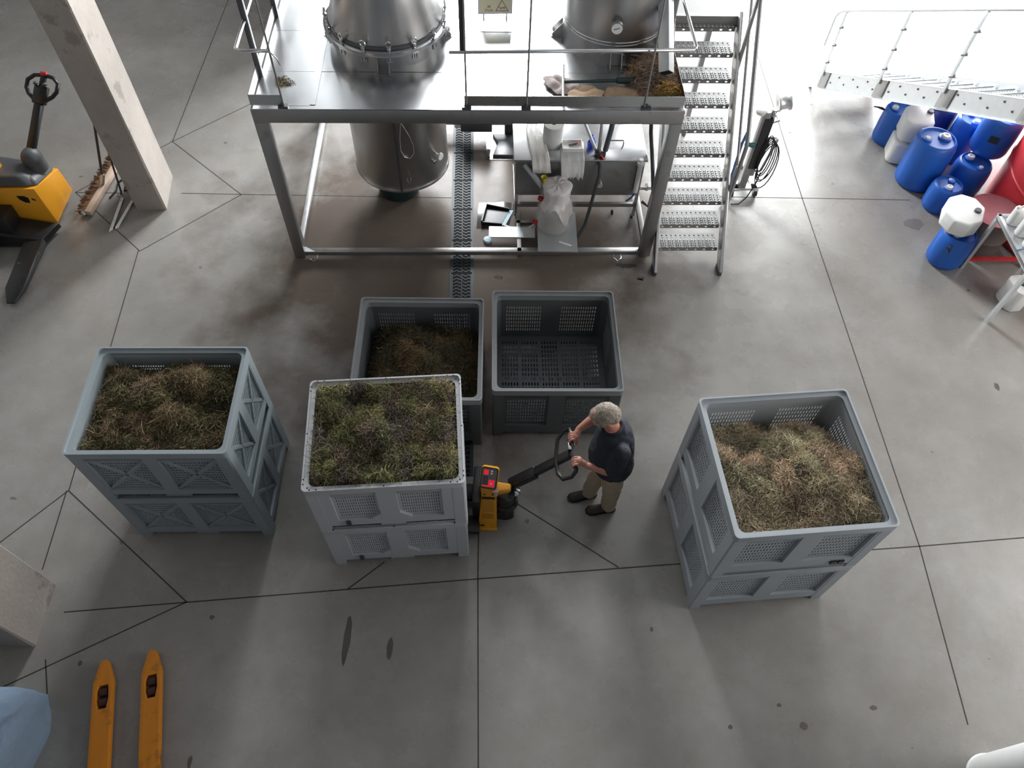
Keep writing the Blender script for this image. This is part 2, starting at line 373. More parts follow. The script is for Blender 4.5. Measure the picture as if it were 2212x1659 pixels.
# local: runs along y from +2.6 to -2.6, width .25
m=MB(); m.b2((-.125,-2.6,.0),(.125,2.65,.0012)); m.build('trough',M['void'],dr)
m=MB(); m.b2((-.135,-2.6,.0),(-.118,2.65,.004)); m.b2((.118,-2.6,.0),(.135,2.65,.004)); m.build('side_rail',M['grate'],dr)
g=MB()
L=.5
g.b2((-.117,.003,.001),(-.100,L-.003,.005)); g.b2((.100,.003,.001),(.117,L-.003,.005)); g.b2((-.006,.003,.001),(.006,L-.003,.005))
nb=10
for k in range(nb):
    y=L*(k+.5)/nb
    pts=[]
    for i in range(19):
        x=-.102+.204*i/18; pts.append((x,y+.011*math.sin(x/.102*2*math.pi*1.5+.6)))
    vs=[];fs=[]
    for (x,yy) in pts: vs+=[(x,yy-.0075,.001),(x,yy-.0075,.005),(x,yy+.0075,.005),(x,yy+.0075,.001)]
    for i in range(18):
        a=i*4
        for q in range(3): fs.append((a+q,a+q+1,a+5+q,a+4+q))
    g.add(vs,fs)
for sx in (-.109,.109):
    for yy in (.06,.44): g.lathe([(.007,.005),(.007,.0062),(0,.0064)],8,(sx,yy,0))
g0=g.build('grate',M['grate'],dr); g0.location=(0,-2.6,0)
for k in range(1,10): piece('grate',g0,dr,(0,-2.6+.52*k,0))
# wet patches and stains
def blob(name,pts,mt,label,cat,z=.0012):
    c=np.mean(pts,axis=0); m=MB(); n=len(pts); rr=random.Random(n); ring=[]
    for i in range(n):
        a=np.array(pts[i]);b=np.array(pts[(i+1)%n])
        for t in (0,.33,.66): p=a+(b-a)*t; ring.append((p[0]+rr.uniform(-.012,.012),p[1]+rr.uniform(-.012,.012)))
    m.prism(ring,0.0002,z); o=m.build(name,mt); return tag(o,label,cat)
blob('water_puddle',[(-.50,6.62),(-.25,6.66),(-.12,6.60),(-.10,6.80),(-.05,7.06),(-.2,7.10),(-.5,7.06)],M['puddle'],'dark shiny water puddle on the floor beside the drain grate','puddle')
def oval(cx,cy,rx,ry,n=9,seed=1):
    r=random.Random(seed); return [(cx+rx*math.cos(2*math.pi*i/n)*r.uniform(.75,1.15),cy+ry*math.sin(2*math.pi*i/n)*r.uniform(.75,1.15)) for i in range(n)]
blob('floor_stain',oval(1.43,5.93,.045,.03),M['stain'],'small dark stain on the floor left of the stair foot','stain')
blob('floor_stain',oval(-.2,5.86,.05,.03,seed=3),M['stain'],'small brown stain on the floor right of the drain, below the platform rail','stain')
blob('floor_stain',oval(4.85,7.0,.12,.10,seed=5),mat('damp_grey',(.17,.16,.15),.5),'grey damp patch on the floor in front of the small blue drum','stain')
blob('floor_stain',oval(1.28,6.12,.14,.04,seed=8),M['stain'],'dark oily stain along the platform bottom rail near the stairs','stain')

# small stains and scuffs that belong to the slab
M['scuff']=mat('oily_scuff',(.11,.095,.08),.6,0,.25)
for i,(x,y,rx,ry) in enumerate([(-1.3,1.72,.03,.22),(-.93,1.67,.03,.10),(-2.47,1.88,.02,.02),(2.45,1.21,.035,.035),(2.28,1.36,.02,.015),(1.28,1.93,.015,.02),(1.86,1.18,.018,.018),(3.05,1.37,.03,.02),(-2.36,.77,.02,.05),(-3.45,1.46,.018,.025),(-2.3,5.4,.03,.02),(5.1,4.62,.03,.05),(5.2,5.95,.02,.02),(3.6,8.66,.03,.02),(1.6,3.3,.02,.02),(-3.3,4.4,.03,.02)]):
    pts=oval(x,y,rx,ry,seed=20+i); m=MB(); m.prism(pts,.0002,.0011); m.build('stain',M['scuff'],floor)
# ------------------------------------------------------------------ pallet bins
def cuts(L, wins, nkey, axis):
    s=set()
    for w in wins: pass
    return s
def side_mesh(W,H,style):
    """one side wall, outer face on y=0 looking to -y, x along the wall, z up"""
    m=MB(); hw=W/2-.085; t=.007; off=.030
    zb=style['zb']; zt=H-.075
    wins=[]                                   # perforated windows
    gap=style.get('gap',.075)
    for sgn in (-1,1):
        x0,x1=(-hw+style['mx'],-gap) if sgn<0 else (gap,hw-style['mx'])
        wins.append((x0,x1,style['z0'],style['z1']))
    nx,nz=style['n']
    fx,fz=style['fill']
    # perforated inner skin
    xs=[-hw-.02];holex=[False]
    for (x0,x1,_,_) in wins:
        p=.02; a=x0+p;b=x1-p; st=(b-a)/nx
        for i in range(nx):
            c=a+st*(i+.5); xs+= [c-st*fx/2,c+st*fx/2]
    xs.append(hw+.02)
    zs=[zb]; rows=[]
    if style.get('low'):
        for (lo,hi) in style['low']: zs+=[lo,hi]; rows.append('low')
    z0,z1=style['z0']+.02,style['z1']-.03-style.get('fin',.06); st=(z1-z0)/nz
    for j in range(nz): c=z0+st*(j+.5); zs+=[c-st*fz/2,c+st*fz/2]; rows.append(j)
    zs.append(zt)
    mask=style.get('mask')
    def hole(i,j):
        if i%2==0 or j%2==0: return False
        k=(i-1)//2; w=k//nx; ii=k%nx; r=rows[(j-1)//2]
        if r=='low': return ii%4!=3
        if mask: return mask(ii,r,nx,nz)
        return True
    m.plate(xs,zs,hole,t,Matrix.Translation((0,off,0)))
    # proud frame with recessed windows
    X=[-hw-.02,wins[0][0],wins[0][1],wins[1][0],wins[1][1],hw+.02]
    zlow=style['z0']
    Z=[style.get('zframe',zb),zlow,style['z1'],zt]
    m.plate(X,Z,lambda i,j: j==1 and i in (1,3),off-.004,Matrix.Translation((0,0.002,0)))
    for (x0,x1,a,b) in wins:
        for k in range(3):
            z=b-.014-k*.019; m.b2((x0,.004,z-.0035),(x1,off,z+.0035))
        ch=style.get('chamfer',0)
        if ch:
            q=[(0,0),(ch,0),(0,ch)] if x0<0 else None
            inner=(x1 if x0<0 else x0); sg=-1 if x0<0 else 1
            for (cx,s2) in ((inner,sg),):
                m.add([(cx,.004,a),(cx+s2*ch,.004,a),(cx,.004,a+ch),(cx,off,a),(cx+s2*ch,off,a),(cx,off,a+ch)],[(0,1,2),(3,5,4),(0,2,5,3),(2,1,4,5),(1,0,3,4)])
        if style.get('cross'):
            c=((x0+x1)/2,(a+b-.06)/2)
            for (p,q) in (((x0,a),(x1,b-.07)),((x1,a),(x0,b-.07))):
                m.beam((p[0],off-.007,p[1]),(q[0],off-.007,q[1]),.028,.014,(0,1,0)) 
    return m
def make_bin(W,D,H,style,mt,rimmt,mid_sag=0):
    root=thing('pallet_bin','x','crate',(0,0,0))
    m=MB()
    o1=rrect(W,D,.035,4); i1=rrect(W,D,.03,4,.014); m.ring(o1,i1,H-.075,H)
    i2=rrect(W,D,style.get('ir',.05),4,style.get('iw',.047)); m.ring(rrect(W,D,.03,4,.012),i2,H-.045,H-.022)
    m.ring(rrect(W,D,.05,4,.034),rrect(W,D,style.get('ir',.05),4,style.get('iw',.047)),H-.09,H-.03)
    m.build('rim',rimmt,root,30)
    ms=side_mesh(W,H,style); md=side_mesh(D,H,style)
    a=ms.build('side_panel',mt,root); a.location=(0,-D/2+.006,0)
    b=piece('side_panel',a,root,(0,D/2-.006,0),math.pi)
    c=md.build('side_panel',mt,root); c.location=(W/2-.006,0,0); c.rotation_euler=(0,0,math.pi/2)
    piece('side_panel',c,root,(-W/2+.006,0,0),-math.pi/2)
    e=.085
    m=MB(); q=[(0,0),(e,0),(e,.02),(e*.75,.042),(.042,e*.75),(.02,e),(0,e)]
    q=[(.012,0),(e+.01,0),(e+.01,.034),(e*.8,.045),(.045,e*.8),(.034,e+.01),(0,e+.01),(0,.012)]
    m.prism(q,0,H-.072)
    for z in (.03,):
        for xx in (.035,.075): m.cyl((xx,-.0005,z),(xx,.004,z),.009,8)
    k=m.build('corner_post',mt,root,30); k.location=(-W/2+.006,-D/2+.006,0)
    piece('corner_post',k,root,(W/2-.006,-D/2+.006,0),math.pi/2)
    piece('corner_post',k,root,(W/2-.006,D/2-.006,0),math.pi)
    piece('corner_post',k,root,(-W/2+.006,D/2-.006,0),-math.pi/2)
    # slotted floor
    m=MB(); nx,ny=34,17
    w2,d2=W/2-.036,D/2-.036
    xs=[-w2];ys=[-d2]
    for i in range(nx):
        c=-w2+.06+(2*w2-.12)*(i+.5)/nx; s=(2*w2-.12)/nx*.24; xs+=[c-s,c+s]
    for j in range(ny):
        c=-d2+.06+(2*d2-.12)*(j+.5)/ny; s=(2*d2-.12)/ny*.32; ys+=[c-s,c+s]
    xs.append(w2);ys.append(d2)
    def fh(i,j):
        if i%2==0 or j%2==0: return False
        ii,jj=(i-1)//2,(j-1)//2
        if abs(ii-(nx-1)/2)<3.2 and jj<ny*.30: return False
        if jj==ny//2: return ii%3!=0
        return ii%7!=6
    Mx=Matrix(((1,0,0,0),(0,0,1,0),(0,-1,0,0),(0,0,0,1)))
    m.plate(xs,ys,fh,.008,Matrix.Translation((0,0,style['zfloor']))@Mx)
    m.build('bin_floor',mt,root)
    # feet along x, fork pockets between
    for yy in (-D/2+.075,0,D/2-.075):
        m=MB(); m.b2((-W/2+.09,yy-.04,style['zfloor']-.045),(W/2-.09,yy+.04,style['zfloor']-.008)); 
        for xx in (-.10,):
            m.b2((xx,yy-.045,0),(xx+.2,yy+.045,style['zfloor']-.008))
        m.build('runner',mt,root)
    return root
stA=dict(zb=.105,zframe=.085,z0=.17,z1=.655,mx=.10,gap=.075,n=(17,7),fill=(.38,.66),chamfer=.09,fin=.07,zfloor=.12)
stB=dict(zb=.10,zframe=.075,z0=.20,z1=.72,mx=.035,gap=.075,n=(15,7),fill=(.40,.66),fin=.06,zfloor=.13,low=((.112,.133),(.150,.171)))
def tri(ii,j,nx,nz):
    u=(ii+.5)/nx*2-1; v=(j+.5)/nz*2-1
    return abs(abs(u)-abs(v))>.20 and max(abs(u),abs(v))>.16
stC=dict(zb=.105,zframe=.085,z0=.16,z1=.70,mx=.03,gap=.055,n=(19,10),fill=(.52,.55),fin=.09,zfloor=.12,mask=tri,cross=True,chamfer=0)
def stackz(h): return h
bA=make_bin(1.2,.98,.738,stA,M['binA'],M['binA'])
m=MB()
for sx in (-1,1):
    for sy_ in (-1,1):
        for (a,b_) in ((.012,.10),(.012,.06),(.06,.012),(.11,.012),(.035,.03)):
            m.lathe([(.0065,.738),(.0065,.7384),(0,.7385)],8,(sx*(.6-a),sy_*(.49-b_),0) if (a,b_)!=(.035,.03) else (sx*(.6-.04),sy_*(.49-.04),-.0215))
    m.lathe([(.0065,.738),(.0065,.7384),(0,.7385)],8,(sx*.588,0,0)); m.lathe([(.0065,.738),(.0065,.7384),(0,.7385)],8,(0,sx*.478,0))
o=m.build('rim_holes',M['black'],bA,40); o['kind']='stuff'
m=MB(); m.b2((-.36,-.495,.10),(-.325,-.482,.175)); m.build('dark_tab',M['dsteel'],bA)
def put(root,x,y,z,rz,label,cat='crate',group=None):
    root.location=(x,y,z); root.rotation_euler=(0,0,rz); return tag(root,label,cat,group)
put(bA,-.962,2.935,0,R(6.25),'light grey slotted pallet bin beside the yellow pallet truck, lower of its stack')
dup(bA,(-.962,2.935,.7385),R(6.25),'light grey slotted pallet bin full of green herbs, upper bin beside the man')
bC=make_bin(1.2,.985,.772,stC,M['binC'],M['binC'])
put(bC,-2.717,3.095,0,R(3.05),'faded blue pallet bin with perforated triangles on the floor, lower of its stack')
dup(bC,(-2.717,3.095,.7725),R(3.05),'faded blue pallet bin with perforated triangles full of brown herbs, top of its stack')
bR=make_bin(1.2,1.17,.792,stB,M['binR'],M['binR'])
put(bR,2.126,2.768,0,R(7.1),'blue grey slotted pallet bin on the floor, lower of the stack standing alone')
bRu=dup(bR,(2.126,2.768,.7925),R(7.1),'blue grey slotted pallet bin heaped with straw coloured herbs, top of the stack standing alone')
m=MB(); m.b2((.33,-.592,.11),(.375,-.578,.16)); m.b2((.39,-.592,.11),(.435,-.578,.16)); m.build('dark_clip',M['black'],bRu)
bB=make_bin(1.2,1.19,.815,stB,M['binB'],M['rimB'])
put(bB,.3925,4.386,0,R(2.7),'empty dark grey slotted pallet bin behind the man')
dup(bB,(-.883,4.229,0),R(2.25),'dark grey pallet bin half full of dark herbs, left of the drain grate')
# small dark label plates low on some panels
m=MB(); m.b2((-.011,-.004,-.035),(.011,.004,.035)); 
for z,lab in ((.735,None),): pass

# ------------------------------------------------------------------ herb heaps
def heap(name,label,loc,rz,W,D,fz,n,pal,seed,bottom=-.3,lmin=.04,lmax=.12,width=.0022,shape=None,group=None,leaves=.5,dark=(.035,.028,.016),nclump=70,lift=.02,spread=.55,base=True,amp=.06,over=0):
    g=np.random.default_rng(seed)
    K=nclump
    cc=np.c_[g.uniform(-W/2,W/2,K),g.uniform(-D/2,D/2,K)]
    cd=g.uniform(0,2*np.pi,K); ccol=np.array(pal)[g.integers(0,len(pal),K)]*g.uniform(.65,1.3,(K,1)); ch=g.uniform(0,1,K)
    ph=g.uniform(0,6.28,(8,)); fr_=g.uniform(4,17,(8,2))*g.choice([-1,1],(8,2))
    def bumps(x,y):
        s=np.zeros_like(x)
        for i in range(8): s+=np.sin(fr_[i,0]*x+fr_[i,1]*y+ph[i])
        d=np.min((x[:,None]-cc[:,0])**2+(y[:,None]-cc[:,1])**2,axis=1)
        return s*.009+amp*np.exp(-d/.009)-.02
    def H(x,y): return fz(x,y)+bumps(x,y)
    # base mound
    N=56; X,Y=np.meshgrid(np.linspace(-W/2,W/2,N),np.linspace(-D/2,D/2,N)); Z=H(X.ravel(),Y.ravel())-.03
    bv=np.c_[X.ravel(),Y.ravel(),Z]; idx=np.arange(N*N).reshape(N,N)
    bf=np.stack([idx[:-1,:-1],idx[:-1,1:],idx[1:,1:],idx[1:,:-1]],-1).reshape(-1,4)
    bc=np.array(dark)*g.uniform(.6,1.4,(N*N,1))
    if not base: bf=bf[:0]
    # strands
    x=g.uniform(-W/2+.01,W/2-.01,n);y=g.uniform(-D/2+.01,D/2-.01,n)
    if shape is not None: k=shape(x,y); x=x[k];y=y[k]; n=len(x)
    ci=np.argmin((x[:,None]-cc[:,0])**2+(y[:,None]-cc[:,1])**2,axis=1)
    L=g.uniform(lmin,lmax,n)*np.where(g.random(n)<.06,1.7,1)
    a=cd[ci]+g.normal(0,spread,n)+np.where(g.random(n)<.25,g.uniform(0,6.28,n),0)
    el=g.normal(.22,.32,n)
    S=5; t=np.linspace(-.5,.5,S)
    bend=g.normal(0,1.1,n)
    col=ccol[ci]*g.uniform(.55,1.5,(n,1)); br=g.random(n)<.035; col[br]=np.array([.42,.34,.21])*g.uniform(.6,1.1,(br.sum(),1))
    pts=np.zeros((n,S,3))
    for s in range(S):
        aa=a+bend*t[s]
        pts[:,s,0]=x+np.cos(aa)*L*t[s]; pts[:,s,1]=y+np.sin(aa)*L*t[s]
    pts[:,:,0]=np.clip(pts[:,:,0],-W/2-over,W/2+over); pts[:,:,1]=np.clip(pts[:,:,1],-D/2-over,D/2+over); hi=(np.abs(x)>W/2-.07)|(np.abs(y)>D/2-.07)
    zc=H(x,y)+g.uniform(-.03,lift,n)
    if over: k2=hi&(g.random(n)<.16); zc[k2]=np.maximum(zc[k2],.75)+g.uniform(0,.05,k2.sum()); el[k2]=np.abs(el[k2])
    for s in range(S): pts[:,s,2]=zc+el*L*t[s]-1.2*(t[s]**2)*L*g.uniform(.1,.6,n)
    tang=np.gradient(pts,axis=1); nr=g.normal(0,1,(n,1,3)); wv=np.cross(tang,nr); wv/=np.linalg.norm(wv,axis=2,keepdims=True)+1e-9
    ww=width*g.uniform(.6,1.6,(n,1,1))*np.array([1,1,1,.8,.4])[None,:,None]
    A=pts-wv*ww; B=pts+wv*ww
    sv=np.stack([A,B],2).reshape(n,S*2,3)
    sf=np.array([[2*i,2*i+1,2*i+3,2*i+2] for i in range(S-1)])
    F=(np.arange(n)[:,None,None]*(S*2)+sf[None]).reshape(-1,4)
    # leaflets along strands
    nl=int(n*leaves*3); si=g.integers(0,n,nl); sp=g.integers(0,S,nl)
    p=pts[si,sp]; d=g.normal(0,1,(nl,3)); d[:,2]=np.abs(d[:,2])*.6; d/=np.linalg.norm(d,axis=1,keepdims=True); ll=g.uniform(.008,.022,(nl,1)); w=np.cross(d,g.normal(0,1,(nl,3))); w/=np.linalg.norm(w,axis=1,keepdims=True)+1e-9; w*=g.uniform(.0012,.0028,(nl,1))
    lv=np.stack([p-w*.4,p+d*ll*.5-w,p+d*ll,p+d*ll*.5+w],1); lf=(np.arange(nl)[:,None]*4+np.arange(4)[None])
    lc=col[si]*g.uniform(.8,1.35,(nl,1))
    V=np.concatenate([bv,sv.reshape(-1,3),lv.reshape(-1,3)]); n0=len(bv); n1=n0+n*S*2
    V[:,0]=np.clip(V[:,0],-W/2-over,W/2+over); V[:,1]=np.clip(V[:,1],-D/2-over,D/2+over)
    FF=np.concatenate([bf,F+n0,lf+n1]); C=np.concatenate([bc,np.repeat(col,S*2,0),np.repeat(lc,4,0)])
    me=bpy.data.meshes.new(name); me.vertices.add(len(V)); me.vertices.foreach_set('co',V.astype('f4').ravel())
    me.loops.add(FF.size); me.loops.foreach_set('vertex_index',FF.astype('i4').ravel())
    me.polygons.add(len(FF)); me.polygons.foreach_set('loop_start',np.arange(0,FF.size,4,dtype='i4')); 
    try: me.polygons.foreach_set('loop_total',np.full(len(FF),4,dtype='i4'))
    except Exception: pass
    me.update(); me.validate()
    ca=me.color_attributes.new('Col','FLOAT_COLOR','POINT'); ca.data.foreach_set('color',np.c_[np.clip(C,0,1),np.ones(len(C))].astype('f4').ravel())
    me.materials.append(M['herb'])
    o=bpy.data.objects.new(name,me); COL.objects.link(o); o.location=loc; o.rotation_euler=(0,0,rz)
    return tag(o,label,'herbs',group,'stuff')
brn=[(.185,.14,.08),(.14,.115,.06),(.15,.13,.065),(.11,.10,.05),(.23,.165,.10)]
grn=[(.17,.165,.075),(.15,.145,.08),(.20,.16,.095),(.17,.13,.095),(.22,.20,.095),(.155,.13,.10)]
stw=[(.54,.42,.29),(.47,.39,.26),(.41,.37,.24),(.35,.29,.20),(.58,.44,.31)]
drk=[(.14,.11,.06),(.115,.095,.055),(.19,.13,.07),(.10,.088,.052)]
heap('herb_heap','dry brown cut herbs filling the faded blue bin',(-2.717,3.095,.7725),R(3.05),1.09,.875,lambda x,y:.60+.10*np.exp(-((x+.1)**2+(y-.05)**2)/.10)+.09*np.exp(-((x-.2)**2+(y-.2)**2)/.03)-.10*np.clip((y-.25)/.18,0,1)**2,26000,brn,11,width=.0015)
heap('herb_heap','fresh green and brown cut herbs heaped over the light grey bin',(-.962,2.935,.7385),R(6.25),1.09,.87,lambda x,y:.685+.05*np.exp(-(x*x+y*y)/.12)-.06*np.clip((np.abs(x)-.4)/.15,0,1)**2,28000,grn,12,width=.0016,over=.06)
heap('herb_heap','straw coloured cut herbs in the blue grey bin standing alone',(2.126,2.768,.7925),R(7.1),1.09,1.06,lambda x,y:.64+.09*np.exp(-((x-.1)**2+(y+.1)**2)/.12)-.30*np.clip((y-.1)/.45,0,1)**1.5-.12*np.clip((x-.25)/.3,0,1)*np.clip((y)/.4,0,1),30000,stw,13,width=.0015)
heap('herb_heap','dark brown cut herbs at the bottom of the dark grey bin',(-.883,4.229,0),R(2.25),1.09,1.08,lambda x,y:.40+.17*np.exp(-((x+.05)**2+(y-.15)**2)/.10)+.10*np.exp(-((x-.2)**2+(y+.1)**2)/.05)-.16*np.clip((np.abs(x)-.35)/.2,0,1)**2,22000,drk,14,width=.0015)
heap('herb_crumbs','thin scatter of herb crumbs on the floor of the empty dark grey bin',(.3925,4.386,0),R(2.7),1.05,1.05,lambda x,y:.150+0*x,500,[(.10,.085,.04),(.07,.06,.03)],15,lmin=.01,lmax=.05,lift=.0,shape=lambda x,y:np.hypot(x-.1*np.sin(y*9),y+.05)<.5,dark=(.02,.02,.02)) if False else None
# ------------------------------------------------------------------ steel work platform
PX,PY,PR=-2.55,6.0,R(3.35)
plat=thing('work_platform','long stainless steel work platform carrying the two stills','platform',(PX,PY,0),PR)
ZD=2.03; PW=4.10; PD=2.75
def pl(x,y):  # world -> platform local
    dx,dy=x-PX,y-PY; return (dx*math.cos(PR)+dy*math.sin(PR),-dx*math.sin(PR)+dy*math.cos(PR))
def pbox(name,a,b,mt,bev=.006,parent=plat):
    m=MB(); m.b2(a,b); return m.build(name,mt,parent,None,bev)
for x in (0,PW-.12):
    for y in (0,PD-.12): pbox('leg',(x,y,.035),(x+.12,y+.12,ZD-.16),M['beam'])
pbox('edge_beam',(0,0,ZD-.16),(PW,.10,ZD-.012),M['beam']); pbox('edge_beam',(0,PD-.10,ZD-.16),(PW,PD,ZD-.012),M['beam'])
pbox('edge_beam',(0,.10,ZD-.16),(.10,PD-.10,ZD-.012),M['beam']); pbox('edge_beam',(PW-.10,.10,ZD-.16),(PW,PD-.10,ZD-.012),M['beam'])
pbox('bottom_rail',(.12,.02,.045),(PW-.12,.09,.10),M['beam'],.004)
pbox('bottom_rail',(.02,.12,.045),(.08,PD-.12,.10),M['galv'],.004); pbox('bottom_rail',(PW-.08,.12,.045),(PW-.02,PD-.12,.10),M['beam'],.004)
pbox('bottom_rail',(.12,PD-.09,.045),(PW-.12,PD-.03,.10),M['beam'],.004)
m=MB(); m.prism([(.12,.02),(.24,.02),(.12,.10)],.10,.108); m.build('corner_gusset',M['galv'],plat)
for (x,y) in ((.06,.06),(PW-.06,.06),(.06,PD-.06),(PW-.06,PD-.06)):
    m=MB(); m.lathe([(.05,0),(.05,.012),(.02,.02),(.014,.04)],14,(x,y,0)); m.build('levelling_foot',M['chrome'],plat,30)
for (x,y) in ((.21,.05),(3.72,.05)):
    m=MB(); m.tube([(x-.04,y-.02,.06),(x-.045,y-.06,.03),(x,y-.09,.012),(x+.045,y-.06,.03),(x+.04,y-.02,.06)],.007,6); m.build('tie_ring',M['chrome'],plat,40)
# deck plates
xs=[.0,.56,1.94,2.62,PW]; ys=[.0,.58,1.28,PD]
for i in range(4):
    for j in range(3):
        m=MB(); z=ZD-.012-.0015*((i+j)%2); m.b2((xs[i]+.003+(.012 if i==0 else 0),ys[j]+.003+(.045 if j==0 else 0),z),(xs[i+1]-.003-(.012 if i==3 else 0),ys[j+1]-.003,ZD-.0015*((i*2+j)%3)))
        m.build('deck_plate',M['deck'],plat)
m=MB(); m.b2((.545,.06,ZD),(.60,1.27,ZD+.003)); m.build('joint_strip',M['deck'],plat)
m=MB(); m.b2((.02,.0,ZD-.012),(PW-.02,.05,ZD-.002)); m.build('deck_edge',M['deck'],plat)
# kick plates
kz=ZD+.13
pbox('kick_plate',(.01,.025,ZD+.02),(.31,.031,kz),M['steel'],0); pbox('kick_plate',(2.0,.025,ZD+.02),(4.075,.031,kz),M['steel'],0)
pbox('kick_plate',(.01,.03,ZD+.02),(.016,PD,kz),M['steel'],0); pbox('kick_plate',(4.069,.03,ZD+.02),(4.075,PD,kz),M['steel'],0)
for x in (.31,2.02,2.58,3.72): 
    m=MB(); m.b2((x-.045,.0,ZD-.004),(x+.045,.045,ZD+.022)); m.b2((x-.012,.012,ZD+.02),(x+.012,.03,ZD+.05)); m.build('post_clamp',M['dsteel'],plat)
# guard rails
def rtube(name,pts,r,mt=M['chrome'],n=8,parent=plat):
    m=MB(); m.tube(pts,r,n); return m.build(name,mt,parent,60)
ZR=2.605
for x in (.315,2.02,2.585,3.70): rtube('guard_post',[(x,.02,ZD),(x,.02,3.35)],.0095,M['beam'])
rtube('guard_rail',[(.315,.02,ZR),(.06,.02,ZR),(.02,.05,ZR),(.02,PD,ZR)],.017)
rtube('guard_rail',[(1.88,.02,ZR),(4.06,.08,ZR),(4.09,.12,ZR),(4.09,PD,ZR)],.017)
rtube('guard_rail',[(.315,.02,3.35),(.02,.02,3.35),(.02,PD,3.35)],.017)
rtube('guard_rail',[(1.88,.02,3.35),(4.08,.02,3.35),(4.08,PD,3.35)],.017)
m=MB(); m.tube([(.315,.01,ZR),(.37,.0,ZR-.06),(.385,.0,ZR-.13)],.006,6); m.build('gate_hook',M['chrome'],plat,50)
m=MB(); m.beam((.02,.52,ZD-.02),(.02,.52,3.3),.05,.05,(0,1,0)); m.build('rail_post',M['dsteel'],plat,None,.004)
m=MB(); m.beam((.02,1.55,ZD-.02),(.02,1.55,3.3),.05,.05,(0,1,0)); m.build('rail_post',M['dsteel'],plat,None,.004)
m=MB(); m.beam((2.0,.045,ZR),(2.0,.045,3.4),.05,.025,(0,1,0)); m.build('rail_post',M['dsteel'],plat,None,.004)
m=MB(); m.beam((4.03,.95,ZD-.02),(4.03,.95,3.3),.06,.06,(0,1,0)); m.build('rail_post',M['beam'],plat,None,.004)
m=MB(); m.beam((4.03,1.9,ZD-.02),(4.03,1.9,3.3),.06,.06,(0,1,0)); m.build('rail_post',M['beam'],plat,None,.004)
# pipes beneath the rear edge
for z,y,r in ((.30,2.45,.028),(.42,2.5,.03),(.22,2.2,.035)): rtube('pipe',[(.7,y,z),(3.3,y,z)],r,M['steel'],12)
for x in (.72,1.98):
    m=MB(); m.b2((x-.10,2.0,.22),(x+.30,2.16,.40)); m.cyl((x+.22,1.99,.42),(x+.22,2.12,.42),.055,14); m.build('valve_block',M['dsteel'],plat,None,.008)
    m=MB(); m.tube([(x+.05,1.98,.44),(x+.11,1.96,.42),(x+.22,1.95,.41)],.014,8); m.build('valve_lever',M['red'],plat,50)
pbox('support_post',(2.45,2.2,.0),(2.60,2.35,1.87),M['dsteel'])

# ------------------------------------------------------------------ stills
def still_feet(root,r,mt,z=ZD,angs=(-90,172,8,90)):
    for a in angs:
        T=Matrix.Rotation(R(a),4,'Z'); m=MB()
        for s in (-.055,.055): m.add([(r-.02,s-.004,z),(r+.10,s-.004,z),(r+.10,s-.004,z+.03),(r-.02,s-.004,z+.17),(r-.02,s+.004,z),(r+.10,s+.004,z),(r+.10,s+.004,z+.03),(r-.02,s+.004,z+.17)],[(0,1,2,3),(7,6,5,4),(0,4,5,1),(1,5,6,2),(2,6,7,3),(3,7,4,0)],T)
        m.b2((r-.02,-.075,z+.0),(r+.11,.075,z+.008),T)
        m.build('foot_bracket',mt,root)
st1=thing('still','round steel still with a conical lid and eye bolt clamps standing through the platform deck','still',(-1.41,7.23,0),R(3.35))
m=MB(); m.lathe([(.535,.46),(.54,.47),(.54,2.20)],56); m.build('shell',M['tank'],st1,30)
m=MB(); m.lathe([(.0,.38),(.2,.385),(.4,.41),(.535,.46)],48); m.build('bottom_dish',M['tank'],st1,40)
m=MB(); m.lathe([(.55,.455),(.55,.475),(.536,.48)],56); m.build('bottom_band',M['chrome'],st1,30)
m=MB(); m.lathe([(.545,2.19),(.615,2.20),(.62,2.215),(.62,2.245),(.575,2.255)],56); m.build('flange',M['chrome'],st1,30)
m=MB(); m.lathe([(.578,2.25),(.585,2.262),(.578,2.275),(.555,2.285)],56); m.build('flange_seal',M['dsteel'],st1,50)
m=MB(); m.lathe([(.56,2.275),(.565,2.30),(.30,3.05),(.16,3.3),(.10,3.35),(.0,3.36)],56); m.build('conical_lid',M['tank'],st1,40)
still_feet(st1,.54,M['steel'])
cl=MB(); cl.cyl((0,0,-.10),(0,0,.05),.010,8); cl.b2((-.02,-.028,-.05),(.02,.028,-.035)); cl.b2((-.012,-.03,-.105),(.012,-.018,-.045)); cl.b2((-.012,.018,-.105),(.012,.03,-.045)); cl.tube([(0,.026*math.cos(t*math.pi/6),.078+.026*math.sin(t*math.pi/6)) for t in range(12)],.009,6,True); cl.lathe([(.02,.03),(.02,.045),(0,.05)],8)
c0=None
for k in range(15):
    a=R(-90+7+24*k)
    if c0 is None: c0=cl.build('eye_bolt',M['chrome'],st1,45); o=c0
    else: o=piece('eye_bolt',c0,st1)
    o.location=(.60*math.cos(a),.60*math.sin(a),2.245); o.rotation_euler=(0,0,a)
T=Matrix.Rotation(R(-88),4,'Z')
m=MB(); m.b2((.535,-.012,.47),(.552,.012,2.0),T); m.build('vertical_seam',M['dsteel'],st1)
T=Matrix.Rotation(R(-38),4,'Z'); m=MB(); m.cyl((.53,0,.83),(.60,0,.83),.018,12,T); m.cyl((.595,0,.83),(.615,0,.83),.042,20,T); m.build('dial_gauge',M['white'],st1,40)
T=Matrix.Rotation(R(-45),4,'Z'); m=MB(); m.cyl((.53,0,.79),(.585,0,.79),.016,10,T); m.b2((.58,-.02,.775),(.60,.02,.805),T); m.build('sampling_tap',M['chrome'],st1,40)
